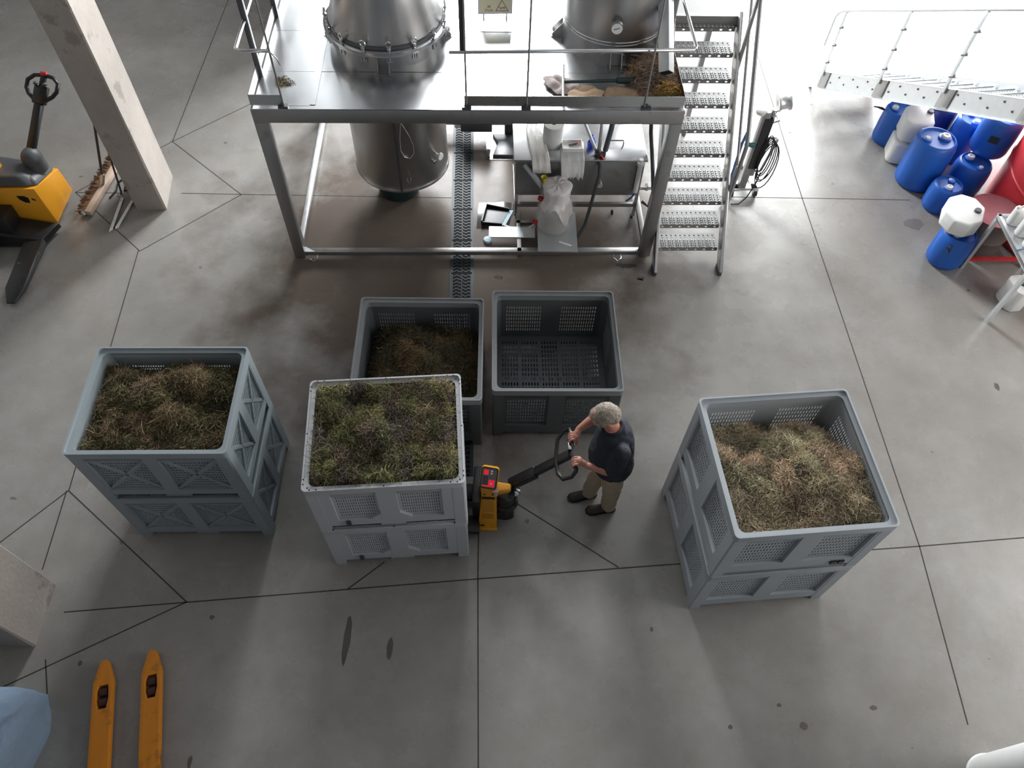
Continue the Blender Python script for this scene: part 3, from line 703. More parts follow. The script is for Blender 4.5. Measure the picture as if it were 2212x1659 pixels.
T=Matrix.Rotation(R(-78),4,'Z'); m=MB(); m.tube([(.545,-.02,.66),(.575,-.02,.65),(.58,0,.61),(.575,.02,.65),(.545,.02,.66)],.007,6,False,T); m.build('hook',M['chrome'],st1,50)
def onshell(a,z,r=.548): return (r*math.cos(R(a)),r*math.sin(R(a)),z)
pts=[onshell(-84,1.72),onshell(-80,1.45)]+[onshell(-76+7.5*math.sin(t*math.pi/8)*1.0*(1 if 1 else 0),1.12-.17*math.cos(t*math.pi/8)) for t in range(-0,17)]
pts=[onshell(-84,1.72),onshell(-80,1.42),onshell(-83,1.2),onshell(-83.5,1.05),onshell(-80,.96),onshell(-74,.93),onshell(-69,.98),onshell(-68.5,1.08),onshell(-72,1.22),onshell(-80,1.41)]
m=MB(); m.tube(pts,.0045,6); m.build('hanging_wire',M['alu'],st1,60)
st2=thing('still','straight sided steel still with a round dial gauge behind the straw heap','still',(.88,7.42,0),R(3.35))
m=MB(); m.lathe([(.51,1.80),(.515,1.81),(.515,3.3),(.50,3.33),(.3,3.4),(0,3.42)],56); m.build('shell',M['tank'],st2,30)
m=MB(); m.lathe([(.10,1.45),(.12,1.5),(.35,1.68),(.51,1.80)],48); m.build('bottom_cone',M['tank'],st2,40)
for z in (2.245,2.275): m=MB(); m.lathe([(.514,z-.006),(.521,z),(.514,z+.006)],56); m.build('weld_band',M['chrome'],st2,60)
T=Matrix.Rotation(R(-96),4,'Z'); m=MB(); m.cyl((.50,0,2.47),(.57,0,2.47),.028,14,T); m.cyl((.565,0,2.47),(.60,0,2.47),.062,28,T); m.build('dial_gauge',M['chrome'],st2,40)
m=MB(); m.cyl((.60,0,2.47),(.602,0,2.47),.052,24,T); f=m.build('dial_face',M['white'],st2,40)
m=MB(); m.beam((.603,-.03,2.46),(.603,.025,2.48),.006,.002,(1,0,0),T); m.build('dial_needle',M['black'],st2)
still_feet(st2,.515,M['steel'],angs=(-92,175,90))
T=Matrix.Rotation(R(-100),4,'Z'); m=MB(); m.tube([onshell(-112,2.06,.523),onshell(-110,2.14,.523),onshell(-104,2.17,.523),onshell(-88,2.17,.523),onshell(-82,2.14,.523),onshell(-80,2.06,.523)],.006,6); m.build('weld_patch_edge',M['steel'],st2,50)
m=MB(); m.lathe([(.10,1.45),(.13,1.44),(.13,1.40),(.06,1.39)],20,(0,0,0)); m.build('outlet_flange',M['chrome'],st2,40)
# square chute beside the second still
ch=thing('square_chute','square steel chute with an open black end beside the second still','chute',(1.35,6.85,2.36),0)
m=MB(); p=Vector((.0,-.28,-.16)); q=Vector((-.06,.5,.45)); m.beam(p,q,.11,.11,(1,0,1)); m.build('chute_body',M['galv'],ch,None,.003)
d=(p-q).normalized(); m=MB(); m.beam(p+d*.0005,p+d*.003,.10,.10,(1,0,1)); m.build('chute_mouth',M['void'],ch)
m=MB(); m.beam((.02,.02,-.33),(.02,.02,-.05),.03,.03); m.build('chute_stand',M['dsteel'],ch)
# warning sign on the deck
sg=thing('warning_sign','pale yellow warning sign with a slipping figure triangle, between the stills','sign',(-.335,7.62,2.10),R(5))
m=MB(); m.b2((-.18,0,.0),(.18,.006,.30)); m.build('sign_board',M['signw'],sg)
m=MB(); m.b2((-.157,-.002,.022),(.157,0,.28)); m.build('sign_face',M['signy'],sg)
m=MB(); T=Matrix(((1,0,0,0),(0,0,-1,-.0028),(0,1,0,0),(0,0,0,1)))
a,b,c=(.005,.035),(.135,.035),(.07,.150)
for p,q in ((a,b),(b,c),(c,a)): m.beam((p[0],-.003,p[1]),(q[0],-.003,q[1]),.005,.002,(0,1,0))
m.build('warning_triangle',M['ink'],sg)
m=MB()
for p,q in (((.055,.062),(.085,.072)),((.085,.072),(.097,.056)),((.062,.072),(.052,.052)),((.085,.072),(.107,.074))): m.beam((p[0],-.003,p[1]),(q[0],-.003,q[1]),.0055,.002,(0,1,0))
m.cyl((.043,-.002,.078),(.043,-.004,.078),.006,8); m.build('slipping_figure',M['ink'],sg)
def text(s,size,loc,rot,mt,parent,name='lettering'):
    cu=bpy.data.curves.new(name,'FONT'); cu.body=s; cu.size=size; cu.align_x='CENTER'; cu.align_y='CENTER'; cu.extrude=.0006; cu.materials.append(mt)
    o=bpy.data.objects.new(name,cu); COL.objects.link(o); o.parent=parent; o.location=loc; o.rotation_euler=rot; return o
text('20',.034,(-.065,-.0032,.082),(R(90),0,0),M['ink'],sg); text('STUDI',.030,(-.065,-.0032,.042),(R(90),0,0),M['inkr'],sg)
m=MB(); m.cyl((-.12,.012,-.07),(-.12,.012,.3),.008,8); m.cyl((.12,.012,-.07),(.12,.012,.3),.008,8); m.build('sign_leg',M['chrome'],sg,50)

# ------------------------------------------------------------------ things on the deck
def dkw(x,y,z=ZD+.004): return (x,y,z)
# straw heap and crumbs
strw=[(.40,.28,.20),(.34,.25,.19),(.42,.29,.17),(.28,.20,.16)]
heap('straw_heap','tangled brown straw heap on the deck corner against the kick plate','x' and (1.20,6.69,ZD),R(3.35),.56,.62,lambda x,y:.03+.11*np.exp(-((x-.05)**2+(y-.05)**2)/.035),6500,strw,21,lmin=.05,lmax=.20,width=.0014,shape=lambda x,y:(x+.18>-.0+np.abs(y)*.25),base=False,amp=.03,nclump=30,leaves=.2,lift=.05)
bpy.data.objects['straw_heap']['category']='straw'
heap('straw_heap','small yellow straw tuft along the front kick plate of the deck',(1.33,6.45,ZD),R(3.35),.34,.16,lambda x,y:.015+.05*np.exp(-(x*x/.015+y*y/.004)),2200,[(.42,.26,.08),(.36,.22,.08),(.46,.32,.12)],22,base=False,lmin=.03,lmax=.10,nclump=12,leaves=.3)
bpy.data.objects['straw_heap.001']['category']='straw'
heap('herb_crumbs','small scatter of olive herb crumbs in the deck corner by the gate opening',(-2.27,6.37,ZD+.012),R(-35),.34,.17,lambda x,y:.012+.01*np.exp(-(x*x/.01+y*y/.003)),900,[(.30,.25,.12),(.22,.18,.09),(.12,.09,.05)],23,lmin=.008,lmax=.03,nclump=14,leaves=.6,lift=.01,shape=lambda x,y:(x*x/.022+y*y/.005)<1,base=False,amp=.0)
# the base mound of the crumbs stays below the deck surface
def drape(name,label,loc,rz,W,D,hf,mt,seed,outline=None,thick=.006,n=34,cat='cloth'):
    g=np.random.default_rng(seed); ph=g.uniform(0,6.28,8); fr_=g.uniform(6,34,(8,2))*g.choice([-1,1],(8,2))
    m=MB(); idx={}
    vs=[];fs=[]
    for j in range(n+1):
        for i in range(n+1):
            u,v=i/n*2-1,j/n*2-1
            e=1+.10*math.sin(3*math.atan2(v,u)+ph[0])+.06*math.sin(7*math.atan2(v,u)+ph[1])
            x,y=u*W/2*e,v*D/2*e
            w=sum(math.sin(fr_[k,0]*x+fr_[k,1]*y+ph[k]) for k in range(8))/8
            z=hf(x,y)+abs(w)*.05*(1-max(abs(u),abs(v))**4)
            vs.append((x,y,z+.004))
    for j in range(n):
        for i in range(n):
            if outline and not outline((i+.5)/n*2-1,(j+.5)/n*2-1): continue
            a=j*(n+1)+i; fs.append((a,a+1,a+n+2,a+n+1))
    m.add(vs,fs); o=m.build(name,mt,None,80); o.location=loc; o.rotation_euler=(0,0,rz)
    md=o.modifiers.new('s','SOLIDIFY'); md.thickness=thick; md.offset=1
    return tag(o,label,cat)
rnd_out=lambda u,v: u*u+v*v<1.0
drape('sacking_cloth','crumpled grey sacking cloth under the green rake handle',(.36,6.52,ZD),R(-30),.36,.26,lambda x,y:.02,M['burlap2'],5,rnd_out)
drape('burlap_sack','crumpled tan burlap sack on the deck below the rake handle',(.58,6.38,ZD),R(20),.36,.22,lambda x,y:.03,M['burlap'],6,rnd_out,cat='sack')
drape('burlap_sack','flat brown burlap sack spread on the deck beside the straw heap',(1.0,6.42,ZD),R(8),.50,.26,lambda x,y:.008,M['burlap'],8,lambda u,v:abs(u)**3+abs(v)**3<1.0,cat='sack')
rk=thing('rake_handle','dark green T handled rake lying on the deck over the sacks','rake',(.37,6.5,ZD+.075),0)
m=MB(); m.cyl((0,-.25,0),(.0,.25,.012),.014,10); m.build('cross_grip',M['alu'],rk,50)
m=MB(); m.cyl((0,.0,0),(.52,.07,-.01),.017,10); m.cyl((.52,.07,-.01),(.74,.085,-.015),.028,12,None,.034); m.build('shaft',M['tubg'],rk,50)
m=MB()
for k in range(5): m.tube([(.72,.03+.03*k,-.01),(.80,.02+.035*k,.02),(.86,.015+.04*k,-.02)],.006,6)
m.build('tines',M['alu'],rk,50)
# ------------------------------------------------------------------ staircase
sr=thing('steel_staircase','steel staircase with perforated treads beside the platform','staircase',(1.585,5.99,0),R(3.35))
SL=.162/.2
NT=11; SWD=.755
def sy(z): return z*SL+.02
tr=MB()
w=.70
# perforated tread: two rows of real holes at the back, slits, and a holed nosing
xs=[0];nh=13
for i in range(nh): c=w*(i+.5)/nh; xs+=[c-.009,c+.009]
xs.append(w)
zs=[.0,.150,.166,.188,.204,.232]
Mx=Matrix(((1,0,0,0),(0,0,1,0),(0,-1,0,0),(0,0,0,1)))
tr.plate(xs,[.0,.155,.172,.192,.209,.235],lambda i,j:i%2==1 and j in (1,3),.004,Mx)
xs2=[0]
for i in range(7): c=w*(i+.5)/7; xs2+=[c-.012,c+.012]
xs2.append(w)
tr.plate(xs2,[-.045,-.033,-.016,-.0],lambda i,j:i%2==1 and j==1,.004)
tr.b2((0,.231,-.045),(w,.235,0)); tr.b2((0,.0,-.045),(.004,.235,0)); tr.b2((w-.004,.0,-.045),(w,.235,0))
t0=tr.build('tread',M['tread'],sr)
sb=MB()
for i in range(16):
    for j in range(4):
        x=w*(i+.5)/16; y=.02+.034*j
        sb.lathe([(.0115,0),(.009,.005),(.005,.0055)],8,(x,y,0))
for i in range(8):
    x=w*(i+1-.5)/8+w/16
    if x<w-.02: sb.b2((x-.004,.012,0),(x+.004,.145,.005))
s0=sb.build('grip_studs',mat('stud_steel',(.45,.445,.44),.45,.5),t0,50)
for k in range(1,NT):
    z=.2*k
    if k==1: t=t0
    else:
        t=piece('tread',t0,sr); s=piece('grip_studs',s0,t)
    t.location=(.028,sy(z)+.05,z)
for x in (.0,SWD):
    m=MB(); m.beam((x,.02,.03),(x,sy(2.12)+.03,2.12),.035,.15,(0,0,1)); m.build('stringer',M['steel'],sr,None,.004)
    m=MB(); m.b2((x-.02,-.02,0),(x+.02,.14,.05)); m.build('stringer_shoe',M['dsteel'],sr,None,.004)
m=MB(); m.b2((.0,sy(2.12),1.98),(SWD,sy(2.12)+.06,2.10)); m.build('top_beam',M['beam'],sr)
m=MB(); m.b2((-.02,sy(2.12)+.06,2.03),(SWD+.02,sy(2.12)+.9,2.06)); m.build('landing',M['tread'],sr)
for x in (.06,SWD-.04): m=MB(); m.b2((x-.03,sy(2.12)+.75,0),(x+.03,sy(2.12)+.81,2.03)); m.build('landing_leg',M['beam'],sr)
def srt(name,pts,r,mt=M['beam']): m=MB(); m.tube(pts,r,10); return m.build(name,mt,sr,60)
def slope(x,y0,z0,y1): return [(x,y0,z0),(x,y1,z0+(y1-y0)/SL)]
xr=SWD+.035
srt('handrail',[(xr+.005,.56,.44),(xr+.01,.55,1.0),(xr+.012,.56,1.36),(xr+.012,.60,1.45)]+slope(xr+.012,.66,1.53,2.3)[0:2],.022)
srt('mid_rail',slope(xr,.55,1.02,2.3),.016)
m=MB(); m.beam((xr-.01,.56,.42),(xr-.01,.56,1.1),.03,.04,(0,1,0)); m.build('baluster',M['beam'],sr,None,.004)
m=MB(); m.beam((xr-.01,1.43,1.52),(xr-.01,1.43,2.62),.03,.05,(0,1,0)); m.build('baluster',M['beam'],sr,None,.004)
srt('handrail',slope(-.04,1.2,2.1,2.3),.022)
m=MB(); m.beam((-.04,1.34,1.5),(-.04,1.34,2.3),.03,.05,(0,1,0)); m.build('baluster',M['beam'],sr,None,.004)

# ------------------------------------------------------------------ steel tank on its stand under the platform
bt=thing('steel_tank','rectangular stainless tank with a bright lid on a low stand under the platform','tank',(-.06,6.80,0),R(3.3))
m=MB(); m.b2((0,0,.38),(1.46,.75,.885)); m.build('tank_body',M['beam'],bt,None,.012)
m=MB(); m.b2((-.02,-.02,.885),(1.48,.77,.91)); m.build('lid',M['deck'],bt,None,.004)
m=MB(); m.tube([(1.02,.22,.91),(1.02,.22,.96),(1.02,.24,.975),(1.22,.24,.975),(1.22,.22,.96),(1.22,.22,.91)],.007,6); m.build('lid_handle',M['dsteel'],bt,50)
m=MB(); m.cyl((.98,.0,.55),(.98,-.03,.55),.032,16); m.cyl((.98,-.03,.55),(.98,-.035,.55),.02,12); m.build('drain_plug',M['chrome'],bt,40)
m=MB(); m.cyl((1.40,-.03,.46),(1.40,-.03,.86),.028,12); m.cyl((1.40,-.03,.86),(1.40,-.03,.90),.045,8); m.cyl((1.40,-.03,.90),(1.40,-.03,.935),.025,10); m.build('level_tube',M['white'],bt,40)
m=MB(); m.cyl((.10,-.0,.83),(.30,-.17,.66),.032,14); m.build('overflow_pipe',M['galv'],bt,40)
m=MB()
for (x,y) in ((.0,.0),(1.42,.0),(.0,.71),(1.42,.71)): m.b2((x,y,.05),(x+.04,y+.04,.40))
m.b2((0,0,.20),(1.46,.035,.25)); m.b2((0,.715,.20),(1.46,.75,.25)); m.b2((0,0,.20),(.035,.75,.25)); m.b2((1.425,0,.20),(1.46,.75,.25))
m.build('stand_frame',M['steel'],bt)
for (x,y) in ((.03,.03),(1.43,.03),(.03,.72),(1.43,.72),(1.2,.1)):
    m=MB(); m.cyl((x-.012,y,.028),(x+.012,y,.028),.028,12); m.build('castor',M['rubber'],bt,40)
m=MB(); m.cyl((1.45,.02,.47),(1.60,.02,.47),.018,10); m.b2((1.52,-.01,.46),(1.55,.05,.52)); m.build('side_valve',M['chrome'],bt,40)
m=MB(); m.tube([(1.42,-.01,.45),(1.36,-.06,.40),(1.30,-.08,.36)],.012,8); m.build('valve_lever',M['bhose'],bt,50)
def deckprop(name,label,cat,loc,rz=0,group=None): return thing(name,label,cat,loc,rz,group)
LZ=.911
# paper roll
pr=deckprop('paper_roll','big white paper towel roll standing on the tank lid','paper roll',(.345,7.10,LZ),0)
m=MB(); m.lathe([(.115,0),(.115,.26),(.112,.264),(.03,.264),(.028,.22),(.0,.22)],36); m.build('roll',M['paper'],pr,40)
m=MB(); m.lathe([(.028,.262),(.028,.235),(.022,.235),(.022,.262)],20); m.build('core',M['burlap'],pr,40)
# plastic sleeve hanging over the front edge
def sheet(name,label,path,w,mt,cat,seed,wav=.012,nu=14,taper=None,thick=.004,jag=0):
    g=random.Random(seed); P=[Vector(p) for p in path]; n=len(P); vs=[];fs=[]
    for i,p in enumerate(P):
        t=(P[min(i+1,n-1)]-P[max(i-1,0)]).normalized(); side=t.cross(Vector((0,0,1)));
        side=Vector((1,.06,0)) if side.length<.2 else side.normalized()
        if side.x<0: side=-side
        nr=side.cross(t).normalized(); ww=w*(taper[i] if taper else 1)
        for k in range(nu+1):
            u=k/nu-.5; f=wav*(math.sin(u*17+seed+i*.7)+.6*math.sin(u*31-i))
            ext=t*(g.uniform(-jag,jag) if i==n-1 else 0)
            vs.append(p+side*u*ww+nr*f+ext)
    for i in range(n-1):
        for k in range(nu): a=i*(nu+1)+k; fs.append((a,a+1,a+nu+2,a+nu+1))
    m=MB(); m.add(vs,fs); o=m.build(name,mt,None,80); md=o.modifiers.new('s','SOLIDIFY'); md.thickness=thick; return tag(o,label,cat)
sheet('plastic_sleeve','folded translucent plastic sleeve over the front edge of the tank lid',[(.10,7.42,LZ+.03),(.12,7.28,LZ+.05),(.15,7.12,LZ+.06),(.19,6.92,LZ+.045),(.21,6.80,LZ+.03),(.225,6.74,LZ-.03),(.235,6.725,LZ-.12)],.20,M['film'],'plastic sleeve',3,.0035,14,[.5,.8,1,1,1.02,1.05,1.05])
tr_=deckprop('white_tray','small white tray holding vials on the tank lid','tray',(.565,6.99,LZ+.012),R(4))
m=MB(); m.b2((-.11,-.05,0),(.11,.12,.008)); m.b2((-.11,-.055,0),(.11,-.047,.05)); m.b2((-.11,.112,0),(.11,.12,.04)); m.b2((-.115,-.055,0),(-.107,.12,.045)); m.b2((.107,-.055,0),(.115,.12,.045)); m.build('tray_body',M['white'],tr_)
vi=tag(MB().cyl((.53,7.03,LZ+.034),(.60,7.06,LZ+.034),.012,10).build('vial',M['dgrey'],None,40),'dark glass vial with a red cap lying in the white tray','vial')
MB().cyl((.602,7.061,LZ+.034),(.625,7.071,LZ+.034),.012,10).build('cap',M['red'],vi,40)
sheet('paper_sheet','torn white paper hanging from under the white tray over the tank front',[(.56,7.13,LZ+.005),(.565,6.98,LZ+.006),(.57,6.80,LZ+.006),(.575,6.765,LZ-.03),(.578,6.745,LZ-.10),(.58,6.735,LZ-.20)],.27,M['paper'],'paper',7,.002,16,[1,1,1,.98,.95,.9],.003,.035)
bb=deckprop('blue_bottle','cobalt blue faceted glass bottle on the tank lid','bottle',(.78,7.06,LZ),0)
m=MB(); m.lathe([(.02,0),(.045,.02),(.05,.07),(.03,.12),(.012,.14),(.012,.16),(0,.16)],7); m.build('bottle_body',mat('blue_glass',(.01,.04,.5),.12,0,.1),bb)
# hose with valve in front of the tank
hs=thing('drain_hose','dark hose with a red lever valve hanging from the second still','hose',(.88,6.95,0),0)
m=MB(); m.tube([(.0,.40,1.42),(-.02,.12,1.38),(-.02,.02,1.15),(-.02,-.02,.92)],.022,10); m.build('upper_pipe',M['steel'],hs,60)
m=MB(); m.tube([(-.42,.15,1.7),(-.05,-.0,.95)],.018,8); m.build('slanted_pipe',M['galv'],hs,60)
m=MB(); m.tube([(.10,.05,1.55),(.085,.0,1.25),(.05,-.03,.98)],.03,10); m.build('sleeve_pipe',M['dgrey'],hs,60)
m=MB(); m.cyl((.095,.03,1.45),(.09,.01,1.33),.033,10); m.build('red_collar',M['red'],hs,50)
m=MB(); m.cyl((-.06,-.03,.94),(.06,-.03,.94),.026,10); m.cyl((-.02,-.03,.98),(-.02,-.03,.86),.028,10); m.build('valve_body',M['dsteel'],hs,40)
m=MB(); m.beam((.0,-.06,.95),(.05,-.09,.90),.022,.008); m.build('valve_lever',M['red'],hs)
m=MB(); m.tube([(-.02,-.03,.88),(-.0,-.14,.86),(.0,-.22,.78),(-.03,-.26,.6),(-.06,-.30,.38),(-.10,-.36,.16),(-.16,-.42,.04),(-.22,-.46,.02)],.020,10); m.build('rubber_hose',M['hose'],hs,60)
hs2=thing('grey_hose','grey hose looping down beside the right platform leg','hose',(1.43,6.75,0),0)
m=MB(); m.tube([(-.10,.62,1.75),(-.04,.5,1.45),(.0,.35,1.1),(.06,.18,.8),(.10,.02,.55),(.06,-.1,.42),(-.02,-.06,.47)],.022,10); m.build('hose_tube',M['hose'],hs2,60)
# carboy, plates and glassware on the low frame
lf=thing('low_frame','low steel floor frame of flat bars under the glass carboy','frame',(0.0,6.18,0),R(3.35))
m=MB(); m.b2((.0,.0,.06),(.045,.86,.10)); m.build('cross_bar',M['steel'],lf); m=MB(); m.b2((.0,.46,.06),(.28,.50,.10)); m.build('cross_bar',M['steel'],lf)
m=MB(); m.b2((.0,.0,0),(.04,.04,.06)); m.build('leg',M['steel'],lf); piece('leg',bpy.data.objects['leg.004'] if 'leg.004' in bpy.data.objects else lf.children[-1],lf,(0,.82,0))
pn=tag(MB().b2((-.23,-.33,0),(.23,.33,.012)).build('steel_plate',M['galv'],None,None),'large grey steel plate under the glass carboy','plate'); pn.location=(.455,6.515,.105); pn.rotation_euler=(0,0,R(2))
sp=tag(MB().b2((-.27,-.085,0),(.27,.085,.01)).build('steel_plate',M['galv'],None,None),'narrow brushed steel plate reaching from the low frame towards the drain','plate'); sp.location=(-.075,6.475,.1015); sp.rotation_euler=(0,0,R(2))
lab=tag(MB().b2((-.075,-.013,0),(.075,.013,.003)).build('wooden_stick',M['paper'],None,None),'pale flat stick lying on the large grey plate','stick'); lab.location=(.55,6.31,.118); lab.rotation_euler=(0,0,R(-22))
cb=thing('glass_carboy','clear glass carboy with a white cloth over its mouth on the large plate','carboy',(.415,6.60,.118),0)
m=MB(); m.lathe([(.0,.0),(.15,.0),(.19,.02),(.205,.08),(.205,.30),(.19,.37),(.14,.43),(.10,.47),(.10,.56),(.115,.57),(.105,.57),(.09,.56),(.09,.47),(.13,.425),(.18,.36),(.195,.30),(.195,.08),(.18,.03),(.0,.01)],40); m.build('glass_body',M['glass'],cb,50)
# cloth bag: bowl-shaped top, drooping skirt
g=random.Random(5); m=MB(); vs=[];fs=[];n=40
prof=[(.0,.640),(.07,.638),(.115,.634),(.145,.628),(.158,.618),(.168,.60),(.155,.54),(.142,.46),(.16,.38),(.185,.30),(.20,.22)]
for i,(r,z) in enumerate(prof):
    for k in range(n):
        a=2*math.pi*k/n; f=1+(.05*math.sin(5*a+1)+.03*math.sin(11*a+i))*(1 if i>2 else .3)
        zz=z
        if i>=8: zz=.46-(.46-z)*(.75+.45*math.sin(2*a+2.6)+.25*math.sin(5*a)); 
        if i in (1,2): zz+=.010*math.sin(9*a+i*2)
        vs.append((max(r,.0)*f*math.cos(a),r*f*math.sin(a),zz))
for i in range(len(prof)-1):
    for k in range(n): l=(k+1)%n; fs.append((i*n+k,i*n+l,(i+1)*n+l,(i+1)*n+k))
m.add(vs,fs); o=m.build('cloth_cover',M['cloth'],cb,80); md=o.modifiers.new('s','SOLIDIFY'); md.thickness=.004; md.offset=1
gw=thing('glass_condenser','slim glass condenser with two red joint caps beside the carboy','glassware',(.18,6.56,.113),0)
m=MB(); m.tube([(.0,.0,0.0),(.02,.02,.10),(.05,.03,.30),(.07,.05,.48),(.075,.06,.62)],.018,10); m.build('glass_tube',M['glass'],gw,50)
m=MB(); m.cyl((.055,.035,.40),(.062,.042,.44),.032,14); m.build('joint_cap',M['red'],gw,40)
m=MB(); m.cyl((.012,.012,.06),(.017,.017,.10),.032,14); m.build('joint_cap',M['red'],gw,40)
m=MB(); m.cyl((.07,.05,.50),(.078,.06,.60),.026,12); m.tube([(.075,.06,.48),(.13,.05,.46),(.2,.06,.45)],.008,8); m.tube([(.0,.0,.05),(-.06,-.03,.02)],.01,8); m.build('glass_tap',M['chrome'],gw,50)
yf=tag(MB().lathe([(.012,-.05),(.014,0),(.034,.05),(.036,.055),(.03,.05),(0,.01)],16).build('yellow_funnel',mat('yellow_plastic',(.55,.48,.02),.4),None,50),'small yellow funnel above the glass condenser at the tank front','funnel'); yf.location=(.262,6.63,.765)
wd=tag(MB().cyl((-.05,0,0),(.09,.012,0),.007,8).build('wooden_clip',M['wood'],None,40),'wooden clip stick beside the yellow funnel','clip'); wd.location=(.32,6.71,.74)
fs_=tag(MB().lathe([(0,0),(.045,.0),(.05,.01),(.045,.035),(.0,.04)],16).build('bottle_top',M['lblue'],None,40),'pale blue round cap on the floor beside the drain grate','cap'); fs_.location=(-.36,6.42,.0)
# dustpan
dp=thing('dustpan','black dustpan with a pale lip lying beside the drain under the platform','dustpan',(-.26,6.82,0),R(-8))
m=MB(); vs=[(-.20,-.16,.004),(.06,-.13,.004),(.10,.13,.004),(-.20,.15,.004)]
m.prism([(-.16,-.16),(.07,-.13),(.12,.14),(-.16,.15)],.004,.012); m.b2((-.17,-.16,.004),(-.155,.15,.07)); m.beam((-.16,-.16,.03),(.08,-.13,.015),.012,.05); m.beam((-.16,.15,.03),(.12,.14,.015),.012,.05); m.build('pan',M['black'],dp)
m=MB(); m.prism([(.07,-.13),(.12,-.12),(.17,.15),(.12,.14)],.003,.008); m.build('lip',M['lblue'],dp)
m=MB(); m.beam((.10,-.14,.02),(.37,-.22,.02),.035,.025); m.build('handle',M['black'],dp,None,.005)
# floor fittings by the drain behind the platform front
fm=thing('floor_bracket','dark bow tie shaped steel bracket on a bright floor plate behind the drain end','bracket',(-.20,8.05,0),R(3))
m=MB(); m.b2((-.26,-.18,0),(.27,.33,.006)); m.build('base_plate',M['deck'],fm)
m=MB(); m.prism([(-.18,-.14),(.18,-.14),(.11,.10),(.18,.28),(-.18,.28),(-.11,.10)],.006,.05); m.build('bracket_body',M['dsteel'],fm,None,.01)
m=MB(); 
for (x,y) in ((-.23,-.14),(.23,-.14)): m.lathe([(.012,.006),(.012,.012),(0,.014)],8,(x,y,0))
m.build('anchor_bolt',M['black'],fm,40)
# tub below the first still
tb=thing('plastic_tub','dark green round tub on the floor under the first still','tub',(-1.50,7.24,0),0)
m=MB(); m.lathe([(.22,0),(.235,.01),(.29,.25),(.305,.255),(.305,.27),(.28,.27),(.225,.02),(0,.015)],32); m.build('tub_body',M['tubg'],tb,40)
# ------------------------------------------------------------------ galvanised stairs at the upper right, rising towards the gallery
rw=thing('gallery_stairs','galvanised perforated stairs with a hand rail rising over the blue drums','stairs',(4.09,9.72,0),R(-80.5))
# local: x up the flight (horizontal run), y to the left hand (world +x side), z up
TS=math.tan(R(30.2)); RUN=.295; RISE=RUN*TS; NS=19; SWI=.86
xs=[0]
for i in range(11): c=.02+(RUN-.04)*(i+.5)/11; xs+=[c-.006,c+.006]
xs.append(RUN); ys=[0]
for j in range(26): c=.03+(SWI-.06)*(j+.5)/26; ys+=[c-.007,c+.007]
ys.append(SWI)
m=MB(); m.plate(xs,ys,lambda i,j:i%2==1 and j%2==1,.003,Matrix.Translation((0,0,.0))@Mx); m.b2((0,0,-.05),(.004,SWI,0)); m.b2((RUN-.004,0,0),(RUN,SWI,RISE+.01))
t0=m.build('tread',M['galv'],rw); 
for k in range(1,NS+1):
    t=t0 if k==1 else piece('tread',t0,rw)
    t.location=(RUN*(k-.5)-.1,.02,RISE*k+.02)
LX=RUN*NS
m=MB()
def slab(y0,y1,z0,z1,x0=0,x1=LX):  # sloped plate between two heights over the slope line
    return m.add([(x0,y0,x0*TS+z0),(x1,y0,x1*TS+z0),(x1,y1,x1*TS+z0),(x0,y1,x0*TS+z0),(x0,y0,x0*TS+z1),(x1,y0,x1*TS+z1),(x1,y1,x1*TS+z1),(x0,y1,x0*TS+z1)],[(3,2,1,0),(4,5,6,7),(0,1,5,4),(1,2,6,5),(2,3,7,6),(3,0,4,7)])
for i,(x0,x1) in enumerate(((0,.24),(.24,1.42),(1.42,2.5),(2.5,3.6),(3.6,4.7),(4.7,LX))):
    m=MB(); slab(-.008-.002*(i%2),0,.0,.24,x0+.003,x1-.003); m.build('stringer_plate',M['galv'],rw)
m=MB(); slab(SWI+.04,SWI+.05,.0,.24); m.build('stringer_plate',M['galv'],rw)
m=MB(); slab(-.05,.0,-.006,.0); m.build('stringer_flange',M['galv'],rw)
m=MB(); slab(-.012,.03,.238,.244); m.build('stringer_flange',M['galv'],rw)
b0=None
for i in range(34):
    x=.42+i*.15; 
    if b0 is None: mm=MB(); mm.cyl((0,-.010,0),(0,-.018,0),.011,8); b0=mm.build('bolt',M['dsteel'],rw,40); o=b0
    else: o=piece('bolt',b0,rw)
    o.location=(x,0,x*TS+(.19 if i%2 else .10))
posts=[.20,1.40,2.48,3.55,4.65]
for x in posts:
    z0=x*TS+.10
    m=MB(); slab(-.024,-.012,.012,.245,x-.03,x+.15); m.build('post_bracket',M['beam'],rw,None,.002)
    m=MB(); m.beam((x,-.03,z0+.10),(x,-.03,z0+1.0),.05,.03,(0,1,0)); m.build('guard_post',M['galv'],rw,None,.003)
    for q in (.28,.53,.78):
        m=MB(); m.beam((x-.025,-.03,z0+q-.012),(x+.05,-.03,z0+q+.03),.012,.04,(0,1,0)); m.build('knee_clamp',M['dsteel'],rw)
m=MB(); m.tube([(-.02,-.03,.62),(-.015,-.03,1.02),(.02,-.03,1.10),(.10,-.03,1.17)]+[(x,-.03,x*TS+1.115) for x in (.3,LX)],.018,10); m.build('hand_rail',M['galv'],rw,60)
for q in (.38,.63,.88):
    m=MB(); m.tube([(.17,-.03,.17*TS+q),(LX,-.03,LX*TS+q)],.004,6); m.build('knee_rail',M['white'],rw,60)

